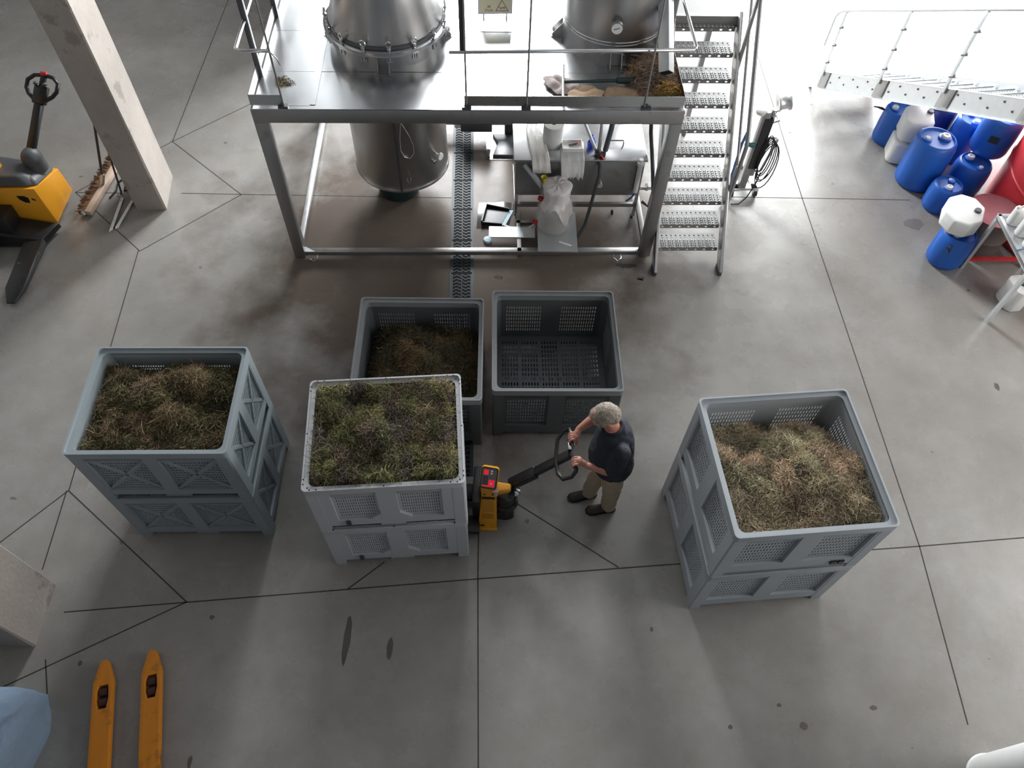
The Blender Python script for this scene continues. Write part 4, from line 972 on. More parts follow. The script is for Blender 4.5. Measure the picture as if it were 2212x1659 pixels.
# ------------------------------------------------------------------ drums and jerrycans
def drum(label,loc,r,h,rz=0,tilt=None,capn=2,group='blue plastic drums',mt='blue'):
    t=thing('plastic_drum',label,'drum',loc,rz,group)
    if tilt: t.rotation_euler=(*tilt,rz)
    m=MB(); e=r*.22
    prof=[(0,.012),(r*.72,.006),(r*.86,.0),(r*.95,.02),(r,.06),(r*1.0,h*.33),(r*1.012,h*.5),(r,h*.68),(r*.985,h-.09),(r*.94,h-.035),(r*.86,h-.006),(r*.80,h),(r*.76,h-.022),(r*.4,h-.026),(0,h-.026)]
    m.lathe(prof,36); m.build('drum_body',M[mt],t,50)
    m=MB(); m.lathe([(r*.30,h-.03),(r*.30,h-.006),(r*.24,h-.004)],20,(-r*.42,0,0)); m.build('neck_ring',M[mt],t,40); m=MB(); m.lathe([(r*.22,h-.03),(r*.22,h-.008),(r*.17,h-.006)],18,(r*.48,-r*.15,0)); m.build('neck_ring',M[mt],t,40)
    m=MB(); m.lathe([(r*.20,h-.012),(r*.20,h+.022),(r*.17,h+.028),(r*.09,h+.026),(r*.08,h+.018),(0,h+.018)],20,(-r*.42,0,0)); m.build('screw_cap',M['white'],t,40)
    if capn>1: m=MB(); m.lathe([(r*.11,h-.012),(r*.11,h+.014),(0,h+.016)],14,(r*.48,-r*.15,0)); m.build('vent_cap',M['white'],t,40)
    return t
d1=drum('small blue drum with a black carrying loop, nearest the stair foot',(4.875,8.60,0),.192,.49)
m=MB(); m.tube([(-.19,.02,.44),(-.23,.02,.47),(-.29,.05,.46),(-.31,.08,.44),(-.27,.09,.43),(-.22,.05,.43),(-.19,.03,.43)],.009,6); m.build('carrying_loop',M['rubber'],d1,60)
d2=drum('big blue drum with a white label on its top, in front of the white jerrycans',(5.045,7.80,0),.255,.66,R(200))
m=MB(); m.b2((-.06,-.24,.635),(.06,-.17,.637)); m.build('label_sticker',M['paper'],d2)
d3=drum('short blue drum between the big blue drum and the white jerrycan',(5.20,7.34,0),.185,.36,R(70),None,1)
d4=drum('blue drum on the floor under the raised blue drum, beside the red tank',(5.62,7.72,0),.22,.40,R(-60))
d5=drum('blue drum stacked on top beside the red tank under the stairs',(5.79,7.93,.425),.225,.50,R(150))
m=MB(); m.b2((-.05,.223,.24),(.06,.228,.33)); m.build('dark_label',M['tubg'],d5)
d6=drum('narrow blue drum squeezed behind the big blue drum',(5.66,8.30,0),.185,.60,R(100))
d7=drum('dark blue drum behind the white jerrycans under the stairs',(5.42,8.62,0),.19,.56,0,None,2,None,'dblue')
d8=drum('blue drum with a wire handle standing apart, under the white jerrycan',(5.03,6.43,0),.205,.45,R(40),None,1)
m=MB(); m.tube([(-.20,-.02,.36),(-.235,-.05,.39),(-.25,-.07,.33),(-.22,-.05,.30),(-.205,-.03,.33)],.008,6); m.build('wire_handle',M['rubber'],d8,60)
drr=drum('red drum behind the small blue drum under the stairs',(5.47,9.2,0),.17,.48,0,None,1,None,'red')
def octo(w,d,c): return [(-w/2+c,-d/2),(w/2-c,-d/2),(w/2,-d/2+c),(w/2,d/2-c),(w/2-c,d/2),(-w/2+c,d/2),(-w/2,d/2-c),(-w/2,-d/2+c)]
def jerry(label,loc,w,d,h,rz,c=.07,cap=(.1,.1),group=None,capm='dgrey'):
    t=thing('jerrycan',label,'jerrycan',loc,rz,group)
    m=MB(); m.prism(octo(w,d,c),0,h); m.build('can_body',M['white'],t,None,.028,3)
    m=MB(); m.lathe([(.038,h-.004),(.038,h+.022),(.034,h+.028),(0,h+.028)],18,(cap[0],cap[1],0)); m.build('screw_cap',M[capm],t,40)
    return t
jerry('white octagonal jerrycan on top of the standing apart blue drum',(5.00,6.55,.478),.40,.50,.20,R(-24),.12,(.12,.02))
jerry('white jerrycan on the floor, lower of two, behind the big blue drum',(4.95,8.26,0),.34,.36,.30,R(-12),.05,(.0,.05))
jerry('white jerrycan with a dark cap, stacked upper, behind the big blue drum',(4.97,8.28,.333),.35,.37,.30,R(-12),.06,(.12,.08))
td=thing('steel_drum','brown steel drum with a maroon lid behind the white jerrycan','drum',(5.47,6.71,0),0)
m=MB(); m.lathe([(.27,0),(.275,.02),(.275,.24),(.283,.25),(.275,.26),(.275,.50),(.27,.51)],40); m.build('drum_body',mat('brown_drum',(.14,.11,.10),.5),td,40)
m=MB(); m.lathe([(.285,.50),(.29,.515),(.285,.53),(.27,.522),(0,.522)],40); m.build('lid',M['dred'],td,40)
m=MB(); m.tube([(.29*math.cos(R(a)),.29*math.sin(R(a)),.518) for a in range(-40,100,8)],.007,6); m.build('clamp_band',M['chrome'],td,60)
rt=thing('red_tank','big round red painted tank behind the table and the drums','tank',(6.86,7.08,0),0)
m=MB(); m.lathe([(1.07,0),(1.1,.03),(1.1,1.25),(1.07,1.32),(.95,1.36),(0,1.42)],72); m.build('tank_body',M['red'],rt,40)
m=MB(); m.lathe([(1.10,.60),(1.112,.61),(1.112,.64),(1.10,.65)],72); m.build('tank_band',M['red'],rt,40)
# table with jugs
tb_=thing('work_table','pale steel frame table carrying white jugs, in front of the red tank','table',(5.20,6.33,0),R(3))
TW,TD,TH=.75,.85,.83
m=MB()
for a,b in [((0,-.04,TH-.05),(TW,0,TH)),((0,-TD,TH-.05),(TW,-TD+.04,TH)),((0,-TD,TH-.05),(.04,0,TH)),((TW-.04,-TD,TH-.05),(TW,0,TH))]: m.b2(a,b)
m.build('top_frame',M['galv'],tb_,None,.003)
m=MB(); m.b2((.04,-TD+.04,TH-.035),(TW-.04,-.04,TH-.02)); m.build('table_top',M['galv'],tb_)
for x in (0,TW-.04):
    for y in (-.04,-TD): m=MB(); m.b2((x,y,0),(x+.04,y+.04,TH-.05)); m.build('leg',M['galv'],tb_)
m=MB(); m.beam((.02,-.02,.14),(TW,-.02,.14),.035,.035); m.build('stretcher',M['red'],tb_)
def jug(label,loc,rz):
    t=thing('plastic_jug',label,'jug',loc,rz,'white jugs on the table')
    m=MB(); m.prism(octo(.12,.17,.03),0,.20); m.build('jug_body',M['white'],t,None,.018,3)
    m=MB(); m.tube([(0,-.06,.19),(0,-.045,.235),(0,.03,.235),(0,.05,.19)],.013,8); m.build('jug_handle',M['white'],t,60)
    m=MB(); m.lathe([(.02,.19),(.02,.225),(0,.228)],14,(0,.06,0)); m.build('jug_cap',M['white'],t,40); return t
jug('white plastic jug, first from the table corner by the maroon lid',(5.345,6.21,TH-.02),R(75))
jug('white plastic jug, second from the table corner, middle of the row',(5.375,6.04,TH-.02),R(75))
jug('white plastic jug, third from the table corner, at the picture edge',(5.40,5.87,TH-.02),R(75))
pe=tag(MB().cyl((-.06,0,0),(.06,.03,0),.007,8).build('blue_pen',M['bhose'],None,40),'blue pen on the edge of the table top frame','pen'); pe.location=(5.27,5.78,TH+.007)
cr=thing('beige_canister','beige canister on the floor under the table edge','canister',(5.60,5.80,0),R(10)); m=MB(); m.prism(octo(.22,.3,.05),0,.3); m.build('can_body',M['paper'],cr,None,.02); m=MB(); m.lathe([(.03,.3),(.03,.33),(0,.33)],14); m.build('cap',M['dgrey'],cr,40)

# ------------------------------------------------------------------ cable trolley behind the stairs
tl=thing('cable_trolley','grey mast trolley with looped black cables and a spool behind the staircase','trolley',(2.76,7.40,0),R(5))
m=MB(); m.b2((-.16,-.04,.10),(.20,.05,.135)); m.b2((-.12,-.05,.10),(-.04,.5,.135)); m.b2((.10,-.04,.10),(.18,.5,.135)); m.build('base_frame',M['galv'],tl,None,.004)
m=MB(); m.beam((-.02,.0,.12),(-.02,.0,1.22),.09,.07,(0,1,0)); m.build('mast',M['beam'],tl,None,.006)
m=MB(); m.beam((.06,.02,.30),(.06,.02,1.05),.05,.05,(0,1,0)); m.build('mast_rail',M['beam'],tl,None,.004)
m=MB(); m.beam((.02,-.045,.45),(.02,-.045,1.15),.10,.012,(0,1,0)); m.build('black_strip',M['black'],tl)
m=MB(); m.tube([(.08,.0,.86),(.18,-.02,.88),(.21,-.02,.85),(.14,-.02,.40),(.07,.0,.38)],.017,8); m.build('push_handle',M['galv'],tl,60)
m=MB(); m.cyl((.06,.0,1.12),(.06,.0,1.25),.03,10); m.cyl((.06,-.05,1.2),(.06,.05,1.2),.02,8); m.cyl((.02,.0,1.05),(.16,.0,1.1),.014,8); m.cyl((.0,.0,1.16),(.12,.03,1.22),.012,8); m.build('clamp_fittings',M['chrome'],tl,40)
m=MB(); T=Matrix.Translation((.14,.02,1.33))@Matrix.Rotation(R(80),4,'Y'); m.lathe([(.03,-.07),(.095,-.07),(.10,-.06),(.08,-.03),(.08,.03),(.10,.06),(.095,.07),(.03,.07),(.03,-.07)],24,(0,0,0),T); m.build('spool',M['alu'],tl,40)
for k in range(6):
    m=MB(); r0=.05+.012*k; zt=.95-.02*k; zb=.42-.045*k*(1 if k%2 else .6); x0=.10+.012*k
    pts=[(x0+r0*math.cos(R(a))*1.0,-.07-.006*k,(zt+zb)/2+(zt-zb)/2*math.sin(R(a))) for a in range(0,360,20)]
    m.tube(pts,.007,6,True); m.build('cable_loop',M['rubber'],tl,60)
m=MB(); m.tube([(.12,-.08,.42),(.10,-.10,.25),(.03,-.14,.08),(-.06,-.18,.012),(-.16,-.18,.012)],.008,6); m.build('trailing_cable',M['rubber'],tl,60)
m=MB(); m.tube([(-.17,.0,.95),(-.20,-.02,.8),(-.21,-.05,.45),(-.24,-.12,.08),(-.28,-.2,.02)],.018,8); m.build('blue_hose',M['bhose'],tl,60)
m=MB(); m.ell((-.10,-.03,.80),(.07,.03,.025)); m.tube([(-.17,-.03,.80),(-.05,-.04,.76)],.012,8); m.build('teal_grip',M['teal'],tl,50)
m=MB(); m.lathe([(.03,0),(.06,.02),(.065,.06),(.05,.07),(.0,.07)],20,(-.08,.02,1.17)); m.build('film_cup',M['film'],tl,40)
for (x,y) in ((.17,-.02),(-.13,-.02),(.14,.48),(-.08,.48)):
    m=MB(); m.cyl((x-.018,y,.05),(x+.018,y,.05),.05,18); w_=m.build('castor',M['rubber'],tl,40)
    m=MB(); m.b2((x-.026,y-.02,.045),(x-.020,y+.02,.11)); m.b2((x+.020,y-.02,.045),(x+.026,y+.02,.11)); m.b2((x-.026,y-.03,.095),(x+.026,y+.03,.11)); m.build('castor_fork',M['galv'],w_)

# ------------------------------------------------------------------ yellow stacker at the left
sk=thing('pallet_stacker','yellow walk behind stacker with black forks and a black tiller, left of the column','stacker',(-5.36,6.32,0),R(3.0))
# local x to the right (0 at the right face), y to the back
m=MB(); A=[(-.9,0.0,.14),(0,0.0,.10),(.0,.56,.10),(-.9,.60,.10),(-.9,0.0,.60),(-.03,0.0,.62),(.0,.53,.46),(-.9,.56,.60)]
m.add(A,[(3,2,1,0),(4,5,6,7),(0,1,5,4),(1,2,6,5),(2,3,7,6),(3,0,4,7)]); m.build('motor_cover',M['yellow'],sk,None,.012)
m=MB(); m.add([(-.56,.02,.60),(-.10,.02,.62),(.0-.02,.10,.60),(-.02,.50,.46),(-.56,.54,.58),(-.54,.08,.72),(-.20,.08,.74),(-.14,.14,.72),(-.16,.42,.66),(-.54,.46,.70)],[(0,1,6,5),(1,2,7,6),(2,3,8,7),(3,4,9,8),(4,0,5,9),(5,6,7,8,9),(4,3,2,1,0)]); m.build('grey_cowl',M['dgrey'],sk,None,.035,4)
m=MB(); m.add([(-.14,.06,.60),(.0-.015,.06,.60),(-.015,.52,.47),(-.14,.52,.55),(-.12,.12,.68),(-.05,.12,.66),(-.05,.48,.55),(-.12,.48,.62)],[(3,2,1,0),(4,5,6,7),(0,1,5,4),(1,2,6,5),(2,3,7,6),(3,0,4,7)]); m.build('side_cowl',mat('mid_grey_plastic',(.12,.125,.14),.45),sk,None,.03,4)
m=MB(); m.ell((-.10,.36,.75),(.11,.12,.12),20,12); m.cyl((-.10,.36,.6),(-.10,.36,.75),.11,18); m.build('tiller_joint',M['dgrey'],sk,40)
m=MB(); m.beam((-.09,.40,.82),(.02,.80,1.13),.085,.07,(0,-.6,1)); m.build('tiller_arm',M['black'],sk,None,.012)
hd=MB(); c=Vector((.035,.84,1.17)); d=Vector((.11,.40,.31)).normalized(); x=Vector((1,-.12,-.1)).normalized(); 
def hp(a,b): return c+x*a+d*b
hd.tube([hp(-.04,-.03),hp(-.13,.04),hp(-.165,.10),hp(-.165,.19),hp(-.10,.25),hp(-.03,.26),hp(.03,.26),hp(.10,.25),hp(.165,.19),hp(.165,.10),hp(.13,.04),hp(.04,-.03)],.022,8); hd.build('tiller_handle',M['black'],sk,60)
m=MB(); m.beam(hp(0,-.06),hp(0,.14),.15,.06,(0,-.6,1)); m.beam(hp(0,.12),hp(0,.27),.06,.05,(0,-.6,1)); m.build('tiller_head',M['black'],sk,None,.015)
m=MB(); m.beam(hp(0,.25),hp(0,.30),.075,.06,(0,-.6,1)); m.build('red_button',M['red'],sk,None,.018)
for a in (-.05,.05): m=MB(); m.ell(hp(a,.15)+Vector((0,-.02,.035)),(.028,.028,.018),10,6); m.build('thumb_switch',M['dgrey'],sk,50)
m=MB(); m.beam((-.62,.04,.10),(-.62,.04,2.4),.10,.22,(0,1,0)); m.beam((-.62,-.12,.3),(-.62,-.12,2.3),.06,.08,(0,1,0)); m.build('mast',M['black'],sk)
m=MB(); m.add([(-.56,-.02,.42),(-.44,.03,.60),(-.42,.28,.66),(-.56,.30,.66),(-.56,-.02,2.2),(-.44,.03,2.2),(-.42,.28,2.2),(-.56,.30,2.2)],[(3,2,1,0),(4,5,6,7),(0,1,5,4),(1,2,6,5),(2,3,7,6),(3,0,4,7)]); m.build('mast_guard',M['yellow'],sk,None,.008)
m=MB(); m.prism([(-.9,-.26),(-.38,-.26),(-.38,-.01),(-.9,-.01)],.06,.40); m.build('fork_carriage',M['black'],sk,None,.01)
m=MB(); m.add([(-.72,-.30,.24),(-.10,-.30,.13),(.02,-.02,.12),(-.72,-.02,.30),(-.72,-.30,.02),(-.10,-.30,.03),(.02,.0,.05),(-.72,.0,.03)],[(0,1,2,3),(7,6,5,4),(4,5,1,0),(5,6,2,1),(6,7,3,2),(7,4,0,3)]); m.build('front_chassis',M['black'],sk,None,.01)
for xo in (-.18,-.74):
    m=MB(); m.add([(xo-.10,-.26,.03),(xo+.10,-.26,.03),(xo+.10,-.98,.03),(xo+.045,-1.16,.03),(xo-.045,-1.16,.03),(xo-.10,-.98,.03),
                   (xo-.10,-.26,.13),(xo+.10,-.26,.13),(xo+.10,-.98,.09),(xo+.045,-1.16,.05),(xo-.045,-1.16,.05),(xo-.10,-.98,.09)],
                  [(5,4,3,2,1,0),(6,7,8,9,10,11),(0,1,7,6),(1,2,8,7),(2,3,9,8),(3,4,10,9),(4,5,11,10),(5,0,6,11)]); m.build('fork',mat('worn_black_fork',(.022,.022,.022),.4,0,.2,5,dirt=(.16,.15,.12),dscale=9,dlo=.60,dhi=.68) if xo>-.3 else M['black'],sk,None,.006)
m=MB(); T=Matrix.Translation((-.22,-.003,.42)); 
sl=[(-.05,.05),(.03,.05),(.07,.02),(.06,-.05),(.01,-.05),(-.04,.0)]
m.add([(p[0]-.22,-.004,.47+p[1]) for p in sl],[tuple(range(6))[::-1]]); m.build('key_recess',M['black'],sk)
m=MB(); m.b2((-.12,-.005,.46),(-.105,-.003,.485)); m.b2((-.10,-.005,.45),(-.085,-.003,.475)); m.build('small_label',M['black'],sk)
# brooms and rails beside the column
bm_=thing('push_broom','wide push broom with brown bristles leaning by the concrete column','broom',(-5.13,6.55,0),R(-3.5))
m=MB(); m.b2((-.02,.0,.015),(.055,.98,.085)); m.build('broom_head',M['wood'],bm_,None,.01)
g=MB(); gr=random.Random(3); g.b2((-.10,.0,.025),(-.02,.98,.08))
for i in range(420):
    y=gr.uniform(.0,.98); xx=gr.uniform(-.07,-.03) if i%3 else gr.uniform(-.04,.03)
    a=(-.03,y,gr.uniform(.03,.08)); b=(-.10-gr.uniform(.0,.035),y+gr.uniform(-.012,.012),gr.uniform(.015,.105)); g.tube([a,b],.006,4)
o=g.build('bristles',M['bristle'],bm_); o['kind']='stuff'
m=MB(); m.cyl((-.03,-.02,.10),(.0,-.035,.06),.03,12); m.build('end_cap',M['chrome'],bm_,40)
m=MB(); m.tube([(.02,.50,.11),(.16,.62,.75),(.36,.70,1.5)],.016,8); m.build('broom_handle',M['dsteel'],bm_,60)
m=MB(); m.cyl((.02,.47,.10),(.05,.52,.2),.026,10); m.build('handle_socket',M['alu'],bm_,40)
for i,(x0,y0,x1,y1,l) in enumerate([(-4.80,6.31,-4.84,6.86,'left'),(-4.745,6.36,-4.70,6.88,'r')]):
    lab_=('white perforated angle rail with a bent upper end beside the column','short white perforated angle rail nearest the column base')[i]
    t=thing('angle_rail',lab_,'rail',(x0,y0,0),math.atan2(-(x1-x0),(y1-y0)))
    L_=math.hypot(x1-x0,y1-y0)
    m=MB(); yy=[0]
    for k in range(5): c=L_*(k+.5)/5; yy+=[c-.008,c+.008]
    yy.append(L_)
    m.plate([0,.014,.024,.04],yy,lambda i,j:i==1 and j%2==1,.003,Matrix.Translation((0,0,.03))@Mx); m.b2((0,0,0),(.004,L_,.03)); m.build('rail_profile',M['whitepaint'],t)
sq=thing('squeegee_pole','grey pole with a bracket foot leaning on the column','pole',(-4.84,6.88,0.03),0)
m=MB(); m.tube([(0,0,.0),(.02,.02,.06),(.10,.12,.9)],.012,8); m.build('pole_shaft',M['dsteel'],sq,60); m=MB(); m.b2((-.03,-.02,-.0),(.03,.02,.03)); m.build('foot_bracket',M['alu'],sq)
bc=tag(MB().tube([(-4.98,6.86,.012),(-4.94,7.0,.012),(-4.97,7.14,.012),(-4.90,7.25,.014),(-4.93,7.36,.012),(-4.88,7.2,.014),(-4.84,7.0,.012),(-4.74,7.06,.012)],.010,6).build('black_cable',M['rubber'],None,60),'black cable lying on the floor behind the broom','cable')

# ------------------------------------------------------------------ amber pallet truck, only its forks in view
pt=thing('pallet_truck','amber hand pallet truck whose two forks reach into view at the bottom','pallet truck',(-2.9,.8,0),R(15.0))
for xo in (-.133,.238):
    m=MB(); w2=.078
    sh=.035
    o_=[(xo-w2,-1.0),(xo+w2,-1.0),(xo+w2,.52+sh),(xo+.038,.67+sh),(xo+.022,.70+sh),(xo-.022,.70+sh),(xo-.038,.67+sh),(xo-w2,.52+sh)]
    i_=[(xo-.032,.32+sh),(xo+.032,.32+sh),(xo+.046,.40+sh),(xo+.040,.50+sh),(xo-.034,.50+sh),(xo-.046,.42+sh)]
    # fork top plate with a real wheel opening
    top=[(p[0],p[1],.085) for p in o_]+[(p[0],p[1],.085) for p in i_]
    bot=[(p[0],p[1],.028) for p in o_]+[(p[0],p[1],.028) for p in i_]
    fs=[(0,1,9,8),(1,2,10,9),(2,3,11,10),(3,4,11),(4,5,12,11),(5,6,12),(6,7,13,12),(7,0,8,13)]
    m.add(top+bot,fs+[tuple(14+i for i in f)[::-1] for f in fs]+[(i,14+i,14+(i+1)%8,(i+1)%8) for i in range(8)]+[(8+(i+1)%6,14+8+(i+1)%6,14+8+i,8+i) for i in range(6)])
    fk=m.build('fork',M['yellow2'],pt,None,.006)
    m=MB(); 
    for y in (.375,.455): m.cyl((xo-.03,y+sh,.041),(xo+.03,y+sh,.041),.038,16)
    m.build('tandem_roller',mat('roller_brown',(.055,.02,.014),.5),fk,40)
m=MB(); m.b2((-.22,-1.2,.06),(.31,-1.0,.55)); m.build('fork_frame',M['yellow2'],pt,None,.02)
m=MB(); m.cyl((.045,-1.25,.3),(.045,-1.45,1.2),.025,10); m.tube([(-.10,-1.45,1.2),(.19,-1.45,1.2),(.19,-1.5,1.35),(-.1,-1.5,1.35)],.018,8,True); m.cyl((.0,-1.28,.09),(.09,-1.28,.09),.09,18); m.build('tiller',M['black'],pt,50)
sk_=thing('woven_sack','stuffed pale blue woven sack standing at the lower corner','sack',(-3.86,.74,0),R(-4))
m=MB(); g=random.Random(2); vs=[];fs=[];n=36
for i in range(15):
    v=i/14; z=.46*v
    for k in range(n):
        a=2*math.pi*k/n; ca,sa=math.cos(a),math.sin(a); e=.42
        w=.33*(1-.06*v**3)+.015*math.sin(5*a+3*v); d=.50*(1-.35*v**2.2)
        x=w*math.copysign(abs(ca)**e,ca); y=d*math.copysign(abs(sa)**.7,sa)
        vs.append((x+.01*math.sin(9*v+k),y+.008*math.sin(13*v+2*k),z+.04*v*math.cos(3*a)+.05*v*(sa>.3)*(ca>.3)))
for i in range(14):
    for k in range(n): l=(k+1)%n; fs.append((i*n+k,i*n+l,(i+1)*n+l,(i+1)*n+k))
fs.append(tuple(range(n))[::-1]); vs.append((0,0,.45)); c_=len(vs)-1
for k in range(n): fs.append((13*n+n+k,14*n+(k+1)%n,c_))
m.add(vs,fs); m.build('sack_body',M['sack'],sk_,80)
m=MB(); m.tube([(.30*math.cos(R(a)),.12*math.sin(R(a)),47e-2+.01*math.sin(R(3*a))) for a in range(0,181,15)],.004,5); m.build('sack_seam',M['sack'],sk_,80)
# ------------------------------------------------------------------ weighing pallet truck under the light grey bins
wt=thing('weighing_pallet_truck','yellow weighing pallet truck with a red lit display, pulled by the man','pallet truck',(-.17,2.95,0),0)
m=MB(); A=[(-.085,-.17,.02),(.085,-.17,.02),(.075,-.02,.46),(-.06,-.02,.46),(-.085,.10,.02),(.085,.10,.02),(.075,.10,.46),(-.06,.10,.46)]
m.add(A,[(0,1,2,3),(5,4,7,6),(1,5,6,2),(4,0,3,7),(3,2,6,7),(4,5,1,0)]); m.build('column_cover',M['yellow'],wt,None,.008)
m=MB(); m.b2((-.09,-.185,.0),(.09,-.16,.035)); m.build('column_foot',M['yellow'],wt,None,.004)
# neck, head and nose
m=MB(); m.add([(-.06,-.05,.44),(.08,-.05,.44),(.075,-.01,.56),(-.07,-.01,.56),(-.06,.10,.44),(.08,.10,.44),(.075,.12,.56),(-.07,.12,.56)],[(0,1,2,3),(5,4,7,6),(1,5,6,2),(4,0,3,7),(3,2,6,7),(4,5,1,0)]); m.build('neck_cover',M['yellow'],wt,None,.01)
m=MB(); m.add([(.03,-.05,.43),(.03,.06,.43),(.03,.06,.54),(.03,-.05,.53),(.20,-.02,.47),(.20,.05,.47),(.20,.05,.52),(.20,-.02,.52)],[(3,2,1,0),(4,5,6,7),(0,1,5,4),(1,2,6,5),(2,3,7,6),(3,0,4,7)]); m.build('nose_cover',M['yellow'],wt,None,.018,3)
HM=Matrix.Translation((.005,.035,.63))@Matrix.Rotation(R(-8),4,'Z')@Matrix.Rotation(R(42),4,'X')
m=MB(); m.prism(rrect(.155,.20,.025,3),-.055,0,HM); m.build('display_housing',M['yellow'],wt,None,.008)
m=MB(); m.ring(rrect(.145,.19,.02,3),rrect(.128,.172,.014,3),0,.004,HM); m.build('display_bezel',M['black'],wt)
m=MB(); m.prism(rrect(.128,.172,.014,3),0,.002,HM); m.build('display_face',M['screeng'],wt)
m=MB(); m.b2((-.050,.028,.002),(-.010,.072,.0035),HM); m.build('red_readout',M['screenr'],wt)
m=MB(); m.b2((-.052,-.062,.002),(-.008,.018,.0032),HM); m.build('grey_panel',M['dsteel'],wt)
m=MB(); m.b2((.0,-.075,.002),(.054,-.012,.0034),HM); m.b2((-.052,-.078,.002),(.0,-.066,.0034),HM); m.build('red_panel',M['screenr'],wt)
m=MB(); 
for x,y in ((.018,.066),(.018,.044),(.026,-.045)): m.lathe([(.009,.002),(.009,.0045),(0,.005)],10,(x,y,0),HM)
m.build('round_buttons',M['white'],wt,40)
m=MB(); m.b2((.058,-.052,.46),(.085,-.0485,.53)); m.beam((.035,-.035,.545),(.09,-.03,.545),.05,.004); m.build('pink_sticker',M['pinklab'],wt)
FM=Matrix.Translation((0,-.172,.02))@Matrix.Rotation(math.atan2(.15,.44),4,'X').inverted()
m=MB(); FMq=lambda z:(-.172+.15*(z-.02)/.44)
def onface(x0,x1,z0,z1,name,mt): 
    e=.0025; m=MB(); a=FMq(z0)-e; b=FMq(z1)-e; m.add([(x0,a,z0),(x1,a,z0),(x1,b,z1),(x0,b,z1),(x0,a+.004,z0),(x1,a+.004,z0),(x1,b+.004,z1),(x0,b+.004,z1)],[(0,1,2,3),(7,6,5,4),(0,4,5,1),(1,5,6,2),(2,6,7,3),(3,7,4,0)]); return m.build(name,mt,wt)
onface(-.055,.062,.385,.408,'black_label',M['black'])
onface(-.050,.055,.235,.37,'instruction_label',mat('ochre_label',(.60,.26,.02),.5))
onface(-.050,.05,.15,.205,'rating_label',mat('ochre_label_dark',(.50,.20,.015),.5))
onface(-.062,-.028,.055,.068,'lever_slot',M['black'])
for x in (-.03,.04): m=MB(); m.cyl((x,-.052,.49),(x,-.058,.49),.009,8); m.build('screw',M['dsteel'],wt,40)
m=MB()
for yo in (-.22,.22): pass
for yo in (.16,-.16):
    m=MB(); m.b2((-1.25,yo-.08,.045),(-.07,yo+.08,.095)); m.build('fork',M['black'],wt,None,.006)
m=MB(); m.b2((-.14,-.10,.05),(-.07,.26,.42)); m.build('fork_frame',M['black'],wt,None,.01)
m=MB(); m.cyl((.16,-.0,.08),(.16,.0,.40),.075,20); m.lathe([(.0,.20),(.11,.20),(.11,.235),(.09,.25),(.09,.31),(0,.32)],24,(.16,.02,0)); m.b2((.05,-.04,.10),(.2,.08,.36)); m.build('hydraulic_pump',M['black'],wt,40)
m=MB(); m.ell((.24,.05,.36),(.05,.05,.03)); m.build('pump_fitting',M['chrome'],wt,50)
for yo in (-.045,.075): m=MB(); m.cyl((.15,yo-.025,.085),(.15,yo+.025,.085),.085,24); m.build('steer_wheel',M['rubber'],wt,40)
# tiller in local coords (world minus root)
def W(x,y,z): return (x+.17,y-2.95,z)
m=MB(); m.beam(W(.02,3.035,.42),W(.24,3.048,.66),.10,.07); m.beam(W(.18,3.045,.60),W(.51,3.07,.965),.075,.055); m.build('tiller_shaft',M['black'],wt,None,.012)
lp=[W(.515,3.24,1.0),W(.50,3.30,.985),W(.46,3.31,.93),W(.41,3.25,.885),W(.395,3.06,.87),W(.415,2.93,.87),W(.455,2.865,.90),W(.52,2.86,.96),W(.553,2.90,.99)]
m=MB(); m.tube([W(.555,2.93,.99)]+lp[::-1]+[W(.517,3.22,1.0)],.0175,10); m.build('tiller_loop',M['black'],wt,60)
m=MB(); m.tube([W(.517,3.225,1.0),W(.536,3.075,.995),W(.554,2.925,.99)],.0135,12); m.build('grip_bar',M['dsteel'],wt,60)
m=MB(); m.b2(W(.49,3.10,.955),W(.545,3.155,.99)); m.beam(W(.50,3.16,.98),W(.49,3.22,.94),.018,.012); m.build('release_lever',M['chrome'],wt,None,.004)

# ------------------------------------------------------------------ the man
PO=Vector((.82,3.06,0))
man=thing('person','grey haired person in navy shirt and khaki trousers gripping the pallet truck tiller','person',PO,0)
def V3(x,y,z): return Vector((x,y,z))-PO
def loft(m,rings,n=20,cap=True):
    vs=[];fs=[]
    for c,u,v in rings:
        for k in range(n):
            a=2*math.pi*k/n; vs.append(Vector(c)+Vector(u)*math.cos(a)+Vector(v)*math.sin(a))
    N=len(rings)
    for i in range(N-1):
        for k in range(n): l=(k+1)%n; fs.append((i*n+k,i*n+l,(i+1)*n+l,(i+1)*n+k))
    fs.append(tuple(range(n))[::-1]); fs.append(tuple((N-1)*n+k for k in range(n)))
    return m.add(vs,fs)
def limb(m,pts,rad,n=14,sub=4):
    P=[Vector(p) for p in pts]; out=[];rr=[]
    for i in range(len(P)-1):
        for s in range(sub):
            t=s/sub; out.append(P[i].lerp(P[i+1],t)); rr.append(rad[i]*(1-t)+rad[i+1]*t)
    out.append(P[-1]); rr.append(rad[-1]); m.tube(out,rr,n)
    for p,r in zip(P,rad): m.ell(p,(r,r,r),12,8)
